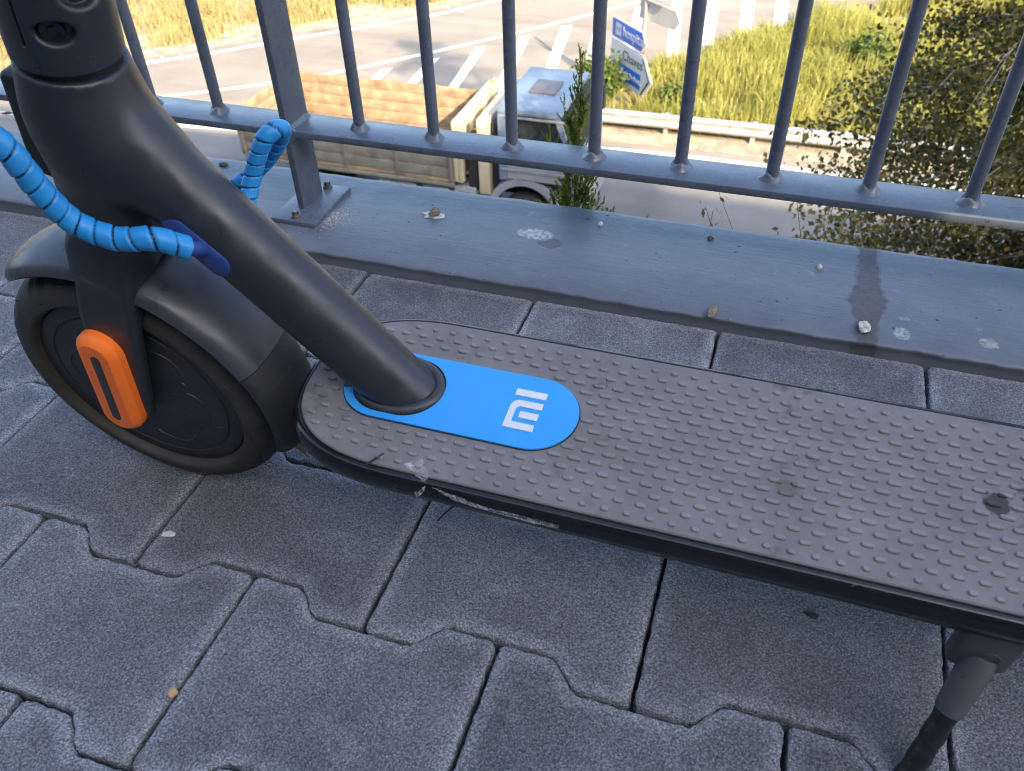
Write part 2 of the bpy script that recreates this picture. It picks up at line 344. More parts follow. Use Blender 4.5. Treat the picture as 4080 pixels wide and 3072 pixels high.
M = dict(
    paver=m_paver(), kerb=m_paint('kerb_paint', (.118, .137, .165), .38, pits=True, stain=True), rail=m_paint('rail_paint', (.092, .113, .148), .27, chip=True),
    sand=pm('joint_sand', (.03, .028, .026), .95, var=.3, vs=150, bump=.6, bs=700),
    frame=pm('scooter_paint', (.020, .023, .030), .38, var=.1, vs=60, bump=.06, bs=2500, bd=.0002, dirt=((.07, .07, .07), .7, .85)),
    hub=pm('hub_plastic', (.022, .023, .026), .5, var=.15, vs=50, dirt=((.07, .062, .055), .62, .78)), tyre=m_tyre(),
    fender=pm('fender_plastic', (.045, .049, .058), .36, var=.12, vs=40, dirt=((.10, .09, .08), .63, .78)),
    flap=pm('flap_rubber', (.02, .02, .021), .6, var=.3, vs=40, dirt=((.075, .065, .055), .56, .72)),
    black=pm('black_plastic', (.012, .012, .013), .45, var=.2, vs=80), gloss=pm('black_trim_tape', (.008, .008, .009), .16, var=.2, vs=60, bump=.25, bs=90, bd=.0012, rvar=.08, dirt=((.09, .085, .08), .66, .74)),
    orange=pm('orange_plastic', (.95, .185, .02), .42, var=.07, vs=40, dirt=((.12, .05, .03), .72, .8)), slot=pm('dark_strip', (.028, .03, .029), .4, bump=.2, bs=1500),
    mat=m_mat(), mat_worn=m_mat('deck_rubber_worn', 1.2), blue=pm('blue_printed_plastic', (.032, .305, .72), .42, var=.05, vs=25, bump=.12, bs=1800, bd=.0003), white=pm('white_plastic', (.62, .62, .64), .5, var=.05, vs=60),
    cable=m_gap('blue_spiral_wrap', (.018, .225, .53), (.004, .008, .025), .4), grom=pm('dark_blue_rubber', (.020, .055, .22), .55, var=.2, vs=90, dirt=((.09, .07, .06), .66, .76)),
    kick=pm('grey_plastic', (.075, .08, .09), .55, var=.15, vs=70, dirt=((.02, .02, .02), .66, .72)), taped=pm('black_tape', (.012, .012, .013), .35, var=.3, vs=90, bump=.8, bs=110, bd=.002, dirt=((.06, .055, .05), .63, .7)),
    weld=pm('weld_metal', (.032, .033, .036), .45, var=.3, vs=150), film=m_film(), steel=pm('zinc_steel', (.25, .24, .22), .45, .8, var=.3, vs=300),
    asphalt=m_asphalt('old_asphalt', (.215, .195, .168), (.275, .25, .216)), asphalt2=m_asphalt('lane_asphalt', (.15, .145, .138), (.2, .192, .18)), soil=pm('dry_soil', (.26, .2, .13), .95, var=.35, vs=1.2, bump=.7, bs=6, bd=.05),
    gravel=pm('gravel_verge', (.3, .255, .195), .95, var=.35, vs=2.5, bump=.8, bs=14, bd=.04), line=pm('road_paint', (.66, .65, .6), .7, var=.12, vs=3),
    galv=pm('galvanised_steel', (.46, .46, .45), .4, .55, var=.15, vs=3, dirt=((.16, .13, .1), .64, .8)), rust=pm('rusty_post', (.15, .055, .03), .8, var=.3, vs=6),
    concrete=pm('wall_concrete', (.3, .29, .27), .9, var=.2, vs=.8, bump=.5, bs=12, bd=.01), plaster=pm('building_plaster', (.13, .12, .11), .9, var=.1, vs=.5),
    signw=pm('sign_white', (.62, .63, .62), .45, var=.05, vs=3), signb=pm('sign_blue', (.02, .14, .6), .4, var=.06, vs=3), signk=pm('sign_black', (.02, .02, .02), .5), signt=pm('sign_icon', (.45, .36, .16), .5),
    signback=pm('sign_back', (.5, .5, .48), .5, .3, var=.1, vs=3),
    wood=pm('weathered_planks', (.27, .195, .125), .85, var=.35, vs=3.5, bump=.4, bs=20, bd=.01, dirt=((.42, .34, .25), .55, .75)), board=pm('grey_green_boards', (.17, .165, .135), .8, var=.3, vs=3, dirt=((.32, .27, .2), .56, .72)),
    cream=pm('cream_paint', (.55, .47, .33), .6, var=.12, vs=3, dirt=((.2, .13, .08), .66, .76)), cab=pm('pale_blue_cab_paint', (.16, .21, .28), .35, var=.04, vs=2),
    cabl=pm('grey_cab_panel', (.27, .29, .31), .45, var=.12, vs=3), dark=pm('dark_chassis', (.02, .019, .018), .7, var=.3, vs=5, dirt=((.09, .07, .05), .6, .75)),
    yellow=pm('yellow_paint', (.75, .4, .02), .5), hatch=pm('hatch_plastic', (.10, .10, .11), .5), glass=m_glass(), ttyre=pm('truck_tyre', (.02, .019, .018), .85, var=.3, vs=5, dirt=((.12, .1, .08), .5, .7)), rim=pm('truck_rim', (.22, .17, .13), .7, .3, var=.3, vs=6),
    shirt=pm('pale_green_shirt', (.42, .55, .4), .85, var=.08, vs=8), navy=pm('navy_cloth', (.02, .03, .06), .9, var=.1, vs=8), skin=pm('skin', (.45, .25, .17), .55, var=.06, vs=20), hair=pm('dark_hair', (.03, .02, .015), .7),
    birch=m_foliage('birch_leaf', (.030, .038, .012), (.22, .19, .05), (.38, .17, .03), .3), conifer=m_foliage('cypress_leaf', (.11, .17, .03), (.25, .31, .07), None, .4),
    grassy=m_foliage('roadside_grass', (.27, .285, .07), (.52, .48, .17), None, .5), grassd=m_foliage('dry_grass', (.36, .31, .14), (.60, .50, .27), None, .5), bush=m_foliage('bush_leaf', (.05, .085, .02), (.15, .2, .045), None, .3),
    bark=pm('birch_bark', (.4, .37, .33), .9, var=.4, vs=14), twig=pm('red_brown_stem', (.2, .075, .03), .8, var=.25, vs=200), stone=pm('pale_stone', (.5, .48, .43), .85, var=.25, vs=300, bump=.6, bs=900), lump=pm('brown_lump', (.2, .155, .11), .9, var=.5, vs=500, bump=.8, bs=900),
    guano=pm('white_dropping', (.6, .61, .6), .8, var=.2, vs=400, bump=.5, bs=900), pebble=pm('ochre_pebble', (.4, .27, .14), .7, var=.2, vs=300), weed=m_foliage('weed_leaf', (.1, .12, .03), (.3, .28, .1), None, .3),
)
for k_ in ('frame', 'fender', 'hub', 'blue', 'flap'): specks(M[k_], .6 if k_ == 'blue' else 1.)
# ====================================================================== SETTING, near
PU, PP, PA, W1, W2 = .2, .1375, .0108, .0417, .0607          # paver length, row pitch, flange depth, shoulder positions
ZR = -8.0                                                    # level of the road below
def paver_mesh(seed, edge=False):
    rnd = random.Random(seed); g = .0014; hw = PP/2
    top = [(-PU/2+g, hw+PA-g), (-PU/2+W1, hw+PA-g), (-PU/2+W2, hw-PA-g), (PU/2-W2, hw-PA-g), (PU/2-W1, hw+PA-g), (PU/2-g, hw+PA-g)]
    if edge: top = [(-PU/2+g, hw+PA-g), (PU/2-g, hw+PA-g)]
    bot = [(-x, -y) for x, y in [(-PU/2+g, hw+PA-g), (-PU/2+W1, hw+PA-g), (-PU/2+W2, hw-PA-g), (PU/2-W2, hw-PA-g), (PU/2-W1, hw+PA-g), (PU/2-g, hw+PA-g)]]
    poly = (top[::-1]+bot[::-1])            # ccw
    if sum(poly[i-1][0]*poly[i][1]-poly[i][0]*poly[i-1][1] for i in range(len(poly))) < 0: poly = poly[::-1]
    n = len(poly); poly = [Vector(q) for q in poly]; cnt = None
    def ring(ins, r):
        off = []
        for i in range(n):                      # mitred inset
            d0 = (poly[i]-poly[i-1]).normalized(); d1 = (poly[(i+1) % n]-poly[i]).normalized()
            n0 = Vector((-d0.y, d0.x)); n1 = Vector((-d1.y, d1.x)); off.append(poly[i]+(n0+n1)*(ins/(1+n0.dot(n1))))
        rp = []
        for i in range(n):                      # round the corners
            a, b, c = off[i-1], off[i], off[(i+1) % n]
            p0 = b+(a-b).normalized()*r; p2 = b+(c-b).normalized()*r
            rp.append([p0*(1-t)**2+b*2*t*(1-t)+p2*t*t for t in (0, .25, .5, .75, 1)])
        return rp
    r0 = ring(0, .0055); cnt = [max(1, int((r0[(i+1) % n][0]-r0[i][-1]).length/.0036)) for i in range(n)]
    def flat(rp):
        out = []
        for i in range(n):
            out += rp[i]; e, g_ = rp[i][-1], rp[(i+1) % n][0]
            out += [e+(g_-e)*(j/cnt[i]) for j in range(1, cnt[i])]
        return out
    v = []; f = []; rim = []; m = 0
    for ri, (ins, z, jit) in enumerate(((.0, -.06, .0), (.0, -.0034, .0009), (.0008, -.0013, .0007), (.0022, -.0004, .0006), (.007, 0., .0004), (.013, 0.0002, .0))):
        pts = flat(ring(ins, .0055)); m = len(pts)
        for q in pts:
            v.append((q.x+rnd.uniform(-jit, jit), q.y+rnd.uniform(-jit, jit), z+rnd.uniform(-.0003, .0003)*(ri in (1, 2, 3)))); rim.append((0, .2, .9, 1, .55, 0)[ri])
    for ri in range(5):
        for i in range(m):
            j = (i+1) % m; q = (ri*m+i, ri*m+j, (ri+1)*m+j, (ri+1)*m+i); f.append(q)
    f.append(tuple(5*m+i for i in range(m)))
    o = mk('paver', v, f, M['paver'], None, True, 35); attr(o, 'rim', rim)
    bm = bmesh.new(); bm.from_mesh(o.data); bmesh.ops.triangulate(bm, faces=[q for q in bm.faces if len(q.verts) > 4]); bmesh.ops.recalc_face_normals(bm, faces=bm.faces); bm.to_mesh(o.data); bm.free()
    me = o.data; bpy.data.objects.remove(o); return me
b = MB().box(-14, 16, -4.0, .4240, -.5, -.016)
pave = b.build('pavement', M['sand']); tag(pave, 'grey interlocking concrete paving of the raised walkway', kind='structure')
PM = [paver_mesh(i) for i in range(4)]; PE = [paver_mesh(9+i, True) for i in range(2)]
for j in range(-6, 3):
    for k in range(-8, 13):
        ph = 0 if j % 2 == 0 else .5
        me = PE[(k*7+j) % 2] if j == 2 else PM[(k*5+j*3) % 4]
        o = link('paver', me, pave); rr = random.Random(k*100+j)
        o.location = ((k+ph+.5)*PU, (j+.5)*PP, rr.uniform(-.0012, .0006)); o.rotation_euler = (rr.gauss(0, .003), rr.gauss(0, .003), rr.gauss(0, .0018)+(math.pi if (j != 2 and rr.random() < .5) else 0))

# painted concrete kerb the railing stands on
KX0, KX1, KN = -3.2, 4.2, 1100
prof = [(.4244, -.3), (.4244, -.02), (.4262, .000), (.4268, .0065), (.4252, .0098), (.4262, .0121), (.4302, .0132), (.446, .0150), (.466, .0171), (.492, .0180), (.54, .0183), (.57, .0182), (.592, .018), (.600, .0172), (.6045, .0145), (.606, .008), (.6065, -.02), (.6065, -.5)]
v = []; f = []
for i in range(KN+1):
    x = KX0+(KX1-KX0)*i/KN
    for j, (y, z) in enumerate(prof):
        a = noise.noise(Vector((x*38, y*20, 1.7))); c = noise.noise(Vector((x*120, y*60, 5.1))); e = noise.noise(Vector((x*7, y*9, 9.)))
        if 2 <= j <= 6: v.append((x, y+a*.0014+c*.0009+max(0, noise.noise(Vector((x*16, 0, 3)))-.25)*.004, z+a*.0008+c*.0008))
        elif j > 6: v.append((x, y+(a*.0012 if j > 12 else 0), z+e*.0011+a*.0005+noise.noise(Vector((x*22, y*30, 4.)))*.0005))
        else: v.append((x, y, z))
n = len(prof)
f = [(i*n+j, (i+1)*n+j, (i+1)*n+j+1, i*n+j+1) for i in range(KN) for j in range(n-1)]
kerb = mk('parapet_kerb', v, f, M['kerb'], None, True, 60)
bm = bmesh.new(); bm.from_mesh(kerb.data); bmesh.ops.recalc_face_normals(bm, faces=bm.faces); bm.to_mesh(kerb.data); bm.free()
tag(kerb, 'low grey painted concrete kerb under the railing, pitted and stained', 'kerb')
wall = MB().box(-60, 90, .24, .5975, ZR-.5, -.31).build('retaining_wall', M['concrete']); tag(wall, 'tall concrete retaining wall below the walkway, dropping to the road', 'wall')

# ---------------------------------------------------------------- railing
rail = empty('railing', (.0767, .52, .018)); RO = Vector((.0767, .52, .018)); tag(rail, 'blue-grey painted steel railing with round bars and flat bottom rail', 'railing')
def rl(v): return [(q[0]-RO.x, q[1]-RO.y, q[2]-RO.z) for q in v]
def rb(mb, name, mat=None, parent=None, smooth=False, sharp=40):
    mb.v = rl(mb.v); return mb.build(name, mat or M['rail'], parent or rail, smooth, sharp)
RY0, RY1, RZ0, RZ1 = .4945, .546, .1165, .125
rb(MB().box(-3.0, 4.0, RY0, RY1, RZ0, RZ1, .0014), 'bottom_rail', smooth=True)
rb(MB().box(-3.0, 4.0, .49, .55, .955, .965, .002), 'hand_rail', smooth=True)
def weld_bead(cx, cy, cz, seed):
    rnd = random.Random(seed); v = []; f = []; n = 36
    rings = ((.0064, .0066), (.0074, .0064), (.0086, .0052), (.0098, .0034), (.0109, .0018), (.0120, .0007), (.0130, -.0006))
    ph = rnd.uniform(0, 6); 
    for r, z in rings:
        for k in range(n):
            th = k*2*math.pi/n; lump = 1+.16*math.sin(2*th+ph)+.07*math.sin(3*th+ph*2)
            rr = .0064+(r-.0064)*lump; v.append((cx+rr*math.cos(th), cy+rr*math.sin(th), cz+z*(1+.25*math.sin(3*th+ph))))
    for i in range(len(rings)-1):
        for k in range(n): f.append((i*n+k, i*n+(k+1) % n, (i+1)*n+(k+1) % n, (i+1)*n+k))
    return MB().add(v, f)
bars = [-.0304-.0965*i for i in range(0, 11)]+[.1587+.0927*i for i in range(0, 13)]
for i, x in enumerate(bars):
    if abs(x+1.09) < .03: continue
    by = .5225
    b = rb(MB().tube([(x, by, RZ1-.002), (x, by, .3), (x, by, .6), (x, by, .9565)], .0066, 18), 'baluster', smooth=True)
    rb(weld_bead(x, by, RZ1, i), 'weld', parent=b, smooth=True, sharp=80)
for px in (-1.09, .0767, 1.36):
    po = rb(MB().box(px-.0041, px+.0041, .4935, .541, .0235, .9535, .0009), 'post', smooth=True)
    rb(MB().box(px-.0265, px+.033, .464, .562, .0165, .0238, .0012), 'base_plate', smooth=True)
    for (bx, by) in ((.003, .4742), (.0045, .5535)):
        m = MB(); m.lathe([(.0, .0265), (.0062, .0265), (.0062, .0238), (.0072, .0235)][::-1], (px+bx, by, 0), n=14); m.lathe([(0, .0325), (.0021, .0325), (.0028, .0316), (.0028, .026)][::-1], (px+bx, by, 0), n=10); m.lathe([(.0046, .0292), (.0048, .0284), (.0048, .0262)][::-1], (px+bx, by, 0), n=6)
        rb(m, 'anchor_bolt', M['steel'], smooth=True, sharp=30)
    for s in (-1, 1):                        # rippled weld seams where rail meets post
        v = []; f = []
        for i in range(46):
            y = .4965+i*.001; rr = .0062+.0007*math.sin(i*1.25)+.0004*math.sin(i*.53)
            for k in range(6):
                th = k/5*math.pi/2; v.append((px+s*(.0039+rr*(1-math.sin(th))), y, RZ1-.0003+rr*(1-math.cos(th))))
        f = [(i*6+k, (i+1)*6+k, (i+1)*6+k+1, i*6+k+1) for i in range(45) for k in range(5)]
        rb(MB().add(v, f), 'weld', parent=po, smooth=True, sharp=80)
        m = MB(); m.prism([(0, -.013), (.0125, 0), (0, .011)], RY0-.0004, RY0+.003, lambda a, b_, h, s=s: (px+s*(.0037+a), h, (RZ0+RZ1)/2+b_)); rb(m, 'weld', parent=po)
for o in list(rail.children)+[c for k in rail.children for c in k.children]:
    if o.parent != rail: pass

# ---------------------------------------------------------------- loose things on kerb and paving
def lumpy(name, loc, rx, ry, rz, mat, seed, label, cat, group=None, rot=0, n=2, amp=.35):
    bm = bmesh.new(); bmesh.ops.create_icosphere(bm, subdivisions=n, radius=1)
    for q in bm.verts:
        d = 1+amp*noise.noise(q.co*1.7+Vector((seed*3.1, seed, 0))); q.co = Vector((q.co.x*rx*d, q.co.y*ry*d, max(q.co.z, -.75)*rz*d+rz*.72))
    me = bpy.data.meshes.new(name); bm.to_mesh(me); bm.free(); me.materials.append(mat)
    me.polygons.foreach_set('use_smooth', [n > 2]*len(me.polygons)); o = link(name, me); o.location = loc; o.rotation_euler = (0, 0, rot)
    return tag(o, label, cat, group)
lumpy('stone_chip', (.7384, .4443, .0146), .0062, .0085, .0045, M['stone'], 1, 'whitish angular stone chip lying on the dark stain of the kerb', 'stone', amp=.6)
lumpy('dropping', (.590, .4300, .0125), .0045, .009, .0045, M['lump'], 2, 'brown crumbly lump at the front edge of the kerb above the paver joint', 'dropping', rot=-.2)
d0 = lumpy('dropping', (.2385, .5334, .0184), .0060, .0095, .0048, M['lump'], 3, 'largest dark brown dropping with white splash on the kerb, right of the post foot', 'dropping', n=3, amp=.6)
m = MB(); rnd = random.Random(4); ring = [(.012*(1+.35*math.sin(3*k)+.2*rnd.random())*math.cos(k*.449), .0085*(1+.3*math.sin(2.3*k))*math.sin(k*.449)-.002) for k in range(14)]
m.prism(ring, .0006, .0016, lambda a, b_, h: (a, b_, h)); m.build('splash', M['guano'], d0)
lumpy('dropping', (.4385, .5653, .0174), .003, .0048, .0026, M['guano'], 5, 'tiny whitish dropping on the kerb, right of the cypress shoot', 'dropping')
lumpy('dropping', (.5682, .5694, .0174), .0036, .0042, .0030, M['lump'], 6, 'small brown crumb near the outer edge of the kerb, right of the tiny white one', 'dropping')
lumpy('dropping', (.6905, .5416, .0172), .0030, .0052, .0028, M['stone'], 7, 'small pale crumb on the kerb, left of the dark stain', 'dropping')
lumpy('dropping', (-.0928, .5803, .0172), .0075, .0055, .0030, M['lump'], 8, 'flat pale crumb on the kerb between scooter stem and blue cable loop', 'dropping', amp=.6)
lumpy('pebble', (.2988, -.0948, -.0012), .0034, .0036, .003, M['pebble'], 9, 'ochre pebble wedged in the paver joint at lower left', 'pebble', n=3)
lumpy('stone_chip', (.2121, .022, -.0002), .0062, .0032, .0012, M['stone'], 10, 'flat white chip lying on a paver in front of the wheel', 'stone', rot=.3)
lumpy('dirt_lump', (.7092, .0993, -.0012), .0052, .0040, .0016, M['flap'], 11, 'small dark speck of dirt on the paver under the deck', 'dirt', amp=.6)
# fine grit by the base plate: uncountable
v = []; f = []; rnd = random.Random(12)
for i in range(420):
    a = rnd.gauss(0, 1); c = rnd.gauss(0, 1); x = .1235+.012*a+.006*c; y = .494+.016*c; 
    if x < .1112 and y > .463: continue
    s = rnd.uniform(.0004, .0011); n0 = len(v); z = .0183
    for q in ((1, 0, 0), (-.6, .8, 0), (-.5, -.9, 0), (0, 0, 1.1)): v.append((x+q[0]*s, y+q[1]*s, z+q[2]*s))
    f += [(n0, n0+1, n0+3), (n0+1, n0+2, n0+3), (n0+2, n0, n0+3)]
tag(mk('sawdust_grit', v, f, M['stone']), 'pale grit scattered beside the railing base plate', kind='stuff')

# ====================================================================== ELECTRIC SCOOTER
# local frame: x backwards along the scooter, y to its right (away from the camera), z up; the whole thing leans on its stand
sc = empty('electric_scooter', (.189, .108, 0), (R(7.2), 0, 0))
tag(sc, 'dark grey electric kick scooter with blue deck insert, orange fork cover and blue cable wrap', 'scooter')
def G(X, L, H): return (X, -L, H)
AX0 = np.array([.062, 0, .375]); AXD = np.array([.0291, 0, .125]); AXD /= np.linalg.norm(AXD)   # steering axis
def axp(H): return AX0+AXD*((H-AX0[2])/AXD[2])
def sdf_part(name, f, lo, hi, h, mat, parent=sc):
    vt, q = surfnet(f, lo, hi, h); return mknp(name, vt, q, mat, parent)
def f_frame(P):
    Q = P.copy()
    head = sd_cyl(Q, axp(.254), axp(.3775), .0268)
    head = head-.0008
    dt = sd_cone(Q, (.060, 0, .3455), (.2255, 0, .1447), .0245, .0222)
    d = smin(head, dt, .030)
    mid = sd_cone(Q, (.080, 0, .318), (.060, 0, .322), .018, .02)
    d = smin(d, mid, .02)
    a = axp(.3775); return smax(np.maximum(d, (P-a)@AXD), -(P[:, 2]-.150), .0005)
sdf_part('frame', f_frame, (-.01, -.045, .14), (.26, .045, .39), .0022, M['frame'])
def f_collar(P):
    d = sd_cyl(P, axp(.3835), axp(.47), .0272)-.0016
    h = (P-AX0)@AXD; w = P-AX0-h[:, None]*AXD
    an = np.arctan2(-P[:, 1], w[:, 0]*AXD[2]-w[:, 2]*AXD[0]); rr = np.linalg.norm(w, axis=1)
    u = (an-R(55))*.028; e = np.sqrt((u/.0096)**2+((h-.0305)/.0062)**2)     # oval recess
    d = smax(d, -np.maximum((e-1)*.006, .0235-rr), .0025)
    u2 = (an-R(18))*.028; e2 = np.sqrt((u2/.012)**2+((h-.050)/.0085)**2)
    d = smax(d, -np.maximum((e2-1)*.008, .0235-rr), .0025)
    sl = np.maximum(np.abs((an-R(88.5)-(h-.03)*.9)*.028)-.0008, np.maximum(.0215-h, .0245-rr))
    return smax(d, -sl, .0006)
co = sdf_part('stem_collar', f_collar, (.02, -.035, .365), (.125, .035, .475), .0011, M['frame'])
MB().lathe([(.0235, -.006), (.0258, -.006), (.0258, .006), (.0235, .006)], tuple(axp(.380)), tuple(AXD), 48, True).build('collar_seal', M['black'], co, True)
def collar_pt(h, ang, r):
    a = Vector(AX0+AXD*h); n1 = Vector((AXD[2], 0, -AXD[0])); return a+r*(math.cos(R(ang))*n1+math.sin(R(ang))*Vector((0, -1, 0))), (math.cos(R(ang))*n1+math.sin(R(ang))*Vector((0, -1, 0)))
for h_, an_ in ((.0305, 58), (.050, 18)):
    p_, n_ = collar_pt(h_, an_, .0232); MB().lathe([(0, .0016), (.0022, .0018), (.0026, .0012), (.0058, .0022), (.0064, 0.001), (.0064, -.002)][::-1], tuple(p_), tuple(n_), 20).build('collar_bolt', M['gloss'], co, True)
st = MB(); st.tube([tuple(axp(.465)), tuple(axp(.7)), tuple(axp(1.02))], .0175, 24); st.build('stem', M['frame'], sc, True)
hb = axp(1.02); MB().tube([(hb[0], -.22, hb[2]+.02), (hb[0], -.1, hb[2]), (hb[0], .1, hb[2]), (hb[0], .22, hb[2]+.02)], .0115, 16).build('handlebar', M['frame'], sc, True)
for s in (-1, 1): MB().tube([(hb[0], s*.118, hb[2]+.003), (hb[0], s*.228, hb[2]+.0215)], .0155, 18).build('grip', M['black'], sc, True)
def f_pad(P):
    a, b_ = axp(.298), axp(.362); d0 = (b_-a)/np.linalg.norm(b_-a); q = P-(a+b_)/2; n1 = np.array([d0[2], 0, -d0[0]])
    u = np.abs(q@d0)-.030; vv = np.abs(q[:, 1])-.0115; ww = np.abs(q@n1+.0305)-.0045
    m = np.stack([u, vv, ww], 1); return np.linalg.norm(np.maximum(m, 0), axis=1)+np.minimum(m.max(1), 0)-.004
sdf_part('front_pad', f_pad, (-.03, -.025, .27), (.06, .025, .39), .0015, M['black'])

# fork with two legs
def leg(P, s):
    H = P[:, 2]; t = np.clip((H-.098)/(.252-.098), 0, 1)
    cx = .23*(H-.1115)+.0035*t; k = np.clip((H-.188)/.085, 0, 1); k = k*k*(3-2*k); hw = .0148+.0088*np.clip(t*1.4, 0, 1)-.0035*k; cy = s*(-.0318+.0195*k); ht = .0054+.0100*k
    u = np.abs(P[:, 0]-cx)*.975-(hw-.005); vv = np.abs(P[:, 1]-cy)*.97-(ht-.005); ww = np.abs(H-.1785)-.0795
    m = np.stack([u, vv, ww], 1); return np.linalg.norm(np.maximum(m, 0), axis=1)+np.minimum(m.max(1), 0)-.005
def f_fork(P):
    d = np.minimum(leg(P, 1), leg(P, -1))
    d = smin(d, sd_cyl(P, axp(.250), axp(.288), .0235)-.003, .022)
    return d
sdf_part('fork', f_fork, (-.035, -.055, .075), (.095, .055, .29), .0022, M['frame'])
# orange fork covers
def stadium(c0, c1, r, n=10):
    a, b_ = Vector(c0), Vector(c1); d = (a-b_).normalized(); t0 = math.atan2(d.y, d.x); pts = []
    for k in range(n+1): th = t0-math.pi/2+math.pi*k/n; pts.append((a.x+r*math.cos(th), a.y+r*math.sin(th)))
    for k in range(n+1): th = t0+math.pi/2+math.pi*k/n; pts.append((b_.x+r*math.cos(th), b_.y+r*math.sin(th)))
    return pts
def loft(name, rings, mat, parent, cap0=True, cap1=True, sharp=30):
    n = len(rings[0]); v = [q for r in rings for q in r]; f = []
    for i in range(len(rings)-1):
        for k in range(n): f.append((i*n+k, i*n+(k+1) % n, (i+1)*n+(k+1) % n, (i+1)*n+k))
    if cap0: f.append(tuple(range(n-1, -1, -1)))
    if cap1: f.append(tuple((len(rings)-1)*n+k for k in range(n)))
    return MB().add(v, f).build(name, mat, parent, True, sharp)
for s in (1, -1):
    A, B_ = (.0088, .1770), (-.0055, .1070)
    rs = [[G(x, s*L, h) for x, h in stadium(A, B_, r)] for r, L in ((.0165, .0355), (.0170, .0375), (.0168, .0432), (.0155, .0452), (.0122, .0482), (.0114, .0486))]
    fc = loft('fork_cover', rs, M['orange'], sc, sharp=24)
    rs = [[G(x, s*L, h) for x, h in stadium((.0088, .1745), (-.0055, .1090), r)] for r, L in ((.0037, .0480), (.0036, .0489), (.0032, .0490))]
    loft('reflector_strip', rs, M['slot'], fc)

# wheels
def wheel(ax):
    prof = []; RT, rm = .0862, .0264; n = 22
    for k in range(n): 
        th = R(-146)+R(292)*k/(n-1); c, s_ = math.cos(th), math.sin(th)
        sq = 1+.05*abs(math.sin(2*th))
        prof.append((.0904+(.0222 if c > 0 else .0062)*c*(sq if c > 0 else 1), rm*s_*sq))
    m = MB(); m.lathe(prof, G(ax, 0, .1122), (0, 1, 0), 240)
    o = m.build('wheel', M['tyre'], sc, True, 80)
    co_ = np.array([q.co[:] for q in o.data.vertices]); rad = np.hypot(co_[:, 0]-ax, co_[:, 2]-.1122); lat = np.abs(co_[:, 1])
    th_ = np.floor((np.arctan2(co_[:, 0]-ax, co_[:, 2]-.1122)+np.pi)/(2*np.pi)*240+.5).astype(int); nt = ((th_+np.where(co_[:, 1] > 0, 2, 0)) % 5 < 2) & (lat > .0075) & (lat < .0225) & (rad > .1035)
    for q, n_, r_ in zip(o.data.vertices, nt, rad):
        if n_: k_ = (r_-.0019)/r_; q.co = Vector((ax+(q.co.x-ax)*k_, q.co.y, .1122+(q.co.z-.1122)*k_))
    attr(o, 'dust', np.clip((lat-.011)/.01, 0, 1)*np.clip((.1045-rad)/.012, 0, 1)*.6+np.clip((rad-.110)/.002, 0, 1)*.25)
    for s in (1, -1):
        pr = [(.086, .012), (.0852, .0195), (.0838, .0202), (.0745, .0203), (.0737, .0192), (.0729, .0192), (.0721, .0203), (.06, .0212), (.03, .0218), (.012, .0222), (0, .0222)]
        h = MB(); h.lathe(pr, G(ax, 0, .1122), (0, -s, 0), 80); hc = h.build('hub_cover', M['hub'], o, True, 30)
        # raised wave ornaments on the cover
        def orn(pts, r=.0013):
            P3 = []
            for k in range(len(pts)-1):
                for t in (0, .34, .67):
                    a0, r0 = pts[k]; a1, r1 = pts[k+1]; aa = a0+(a1-a0)*t; q = r0+(r1-r0)*t
                    P3.append((aa, q))
            P3.append(pts[-1]); zz = [.0203+.0019*(1-q/.074) for _, q in P3]
            MB().tube([(ax+q*math.sin(R(a)), -s*z_, .1122+q*math.cos(R(a))) for (a, q), z_ in zip(P3, zz)], r, 6).build('ornament', M['hub'], hc, True)
        for base in (0, 120, 240):
            orn([(base+82, .030), (base+84, .040), (base+80, .046), (base+85, .052), (base+96, .0565), (base+108, .0575), (base+120, .0565), (base+131, .0545), (base+136, .052), (base+131, .050), (base+127, .047), (base+131, .0445)])
            orn([(base+150, .0565), (base+156, .060), (base+164, .0615), (base+173, .060), (base+180, .0565), (base+186, .0545), (base+190, .051), (base+186, .0485)])
    return o
wh = wheel(0.)
# moulded lettering on the tyre wall
def text_mesh(body, size, ext, align='CENTER'):
    cu = bpy.data.curves.new('lettering', 'FONT'); cu.body = body; cu.size = size; cu.extrude = ext; cu.align_x = align; cu.align_y = 'CENTER'; cu.resolution_u = 3
    o = bpy.data.objects.new('lettering', cu); COL.objects.link(o); dg = bpy.context.evaluated_depsgraph_get()
    me = bpy.data.meshes.new_from_object(o.evaluated_get(dg)); bpy.data.objects.remove(o); bpy.data.curves.remove(cu); return me
def tyre_text(body, ang, size, rad=.0955, inward=True):
    me = text_mesh(body, size, .0009); me.materials.clear(); me.materials.append(M['tyre']); o = link('lettering', me, wh)
    a = R(ang); ud = Vector((math.sin(a), 0, math.cos(a)))              # outward radial (a from top, towards the back)
    n_ = (Vector((0, -1, 0))*.93+ud*.36).normalized(); up = (ud-n_*ud.dot(n_)).normalized(); rt = up.cross(n_)
    p_ = Vector((0, -.0248, .1122))+ud*rad
    o.matrix_local = Matrix(((rt.x, up.x, n_.x, p_.x), (rt.y, up.y, n_.y, p_.y), (rt.z, up.z, n_.z, p_.z), (0, 0, 0, 1)))
tyre_text('2021', 158, .0075, .0975); tyre_text('350-171', 62, .0075, .0975); tyre_text('18365', -52, .0075, .0975)
for k in range(22):                                                       # rubber whiskers
    a = R(k*16.4+5); rr = .104 if k % 2 else .0875+.006; y = -.0205 if k % 2 else -.0258
    p0 = Vector((rr*math.sin(a), y, .1122+rr*math.cos(a))); o_ = Vector((math.sin(a+.6), -.8, math.cos(a+.6)))*.0055
    MB().tube([p0, p0+o_*.6, p0+o_+Vector((0, 0, -.0012))], [.00035, .0003, .0001], 4).build('rubber_whisker', M['black'], wh)
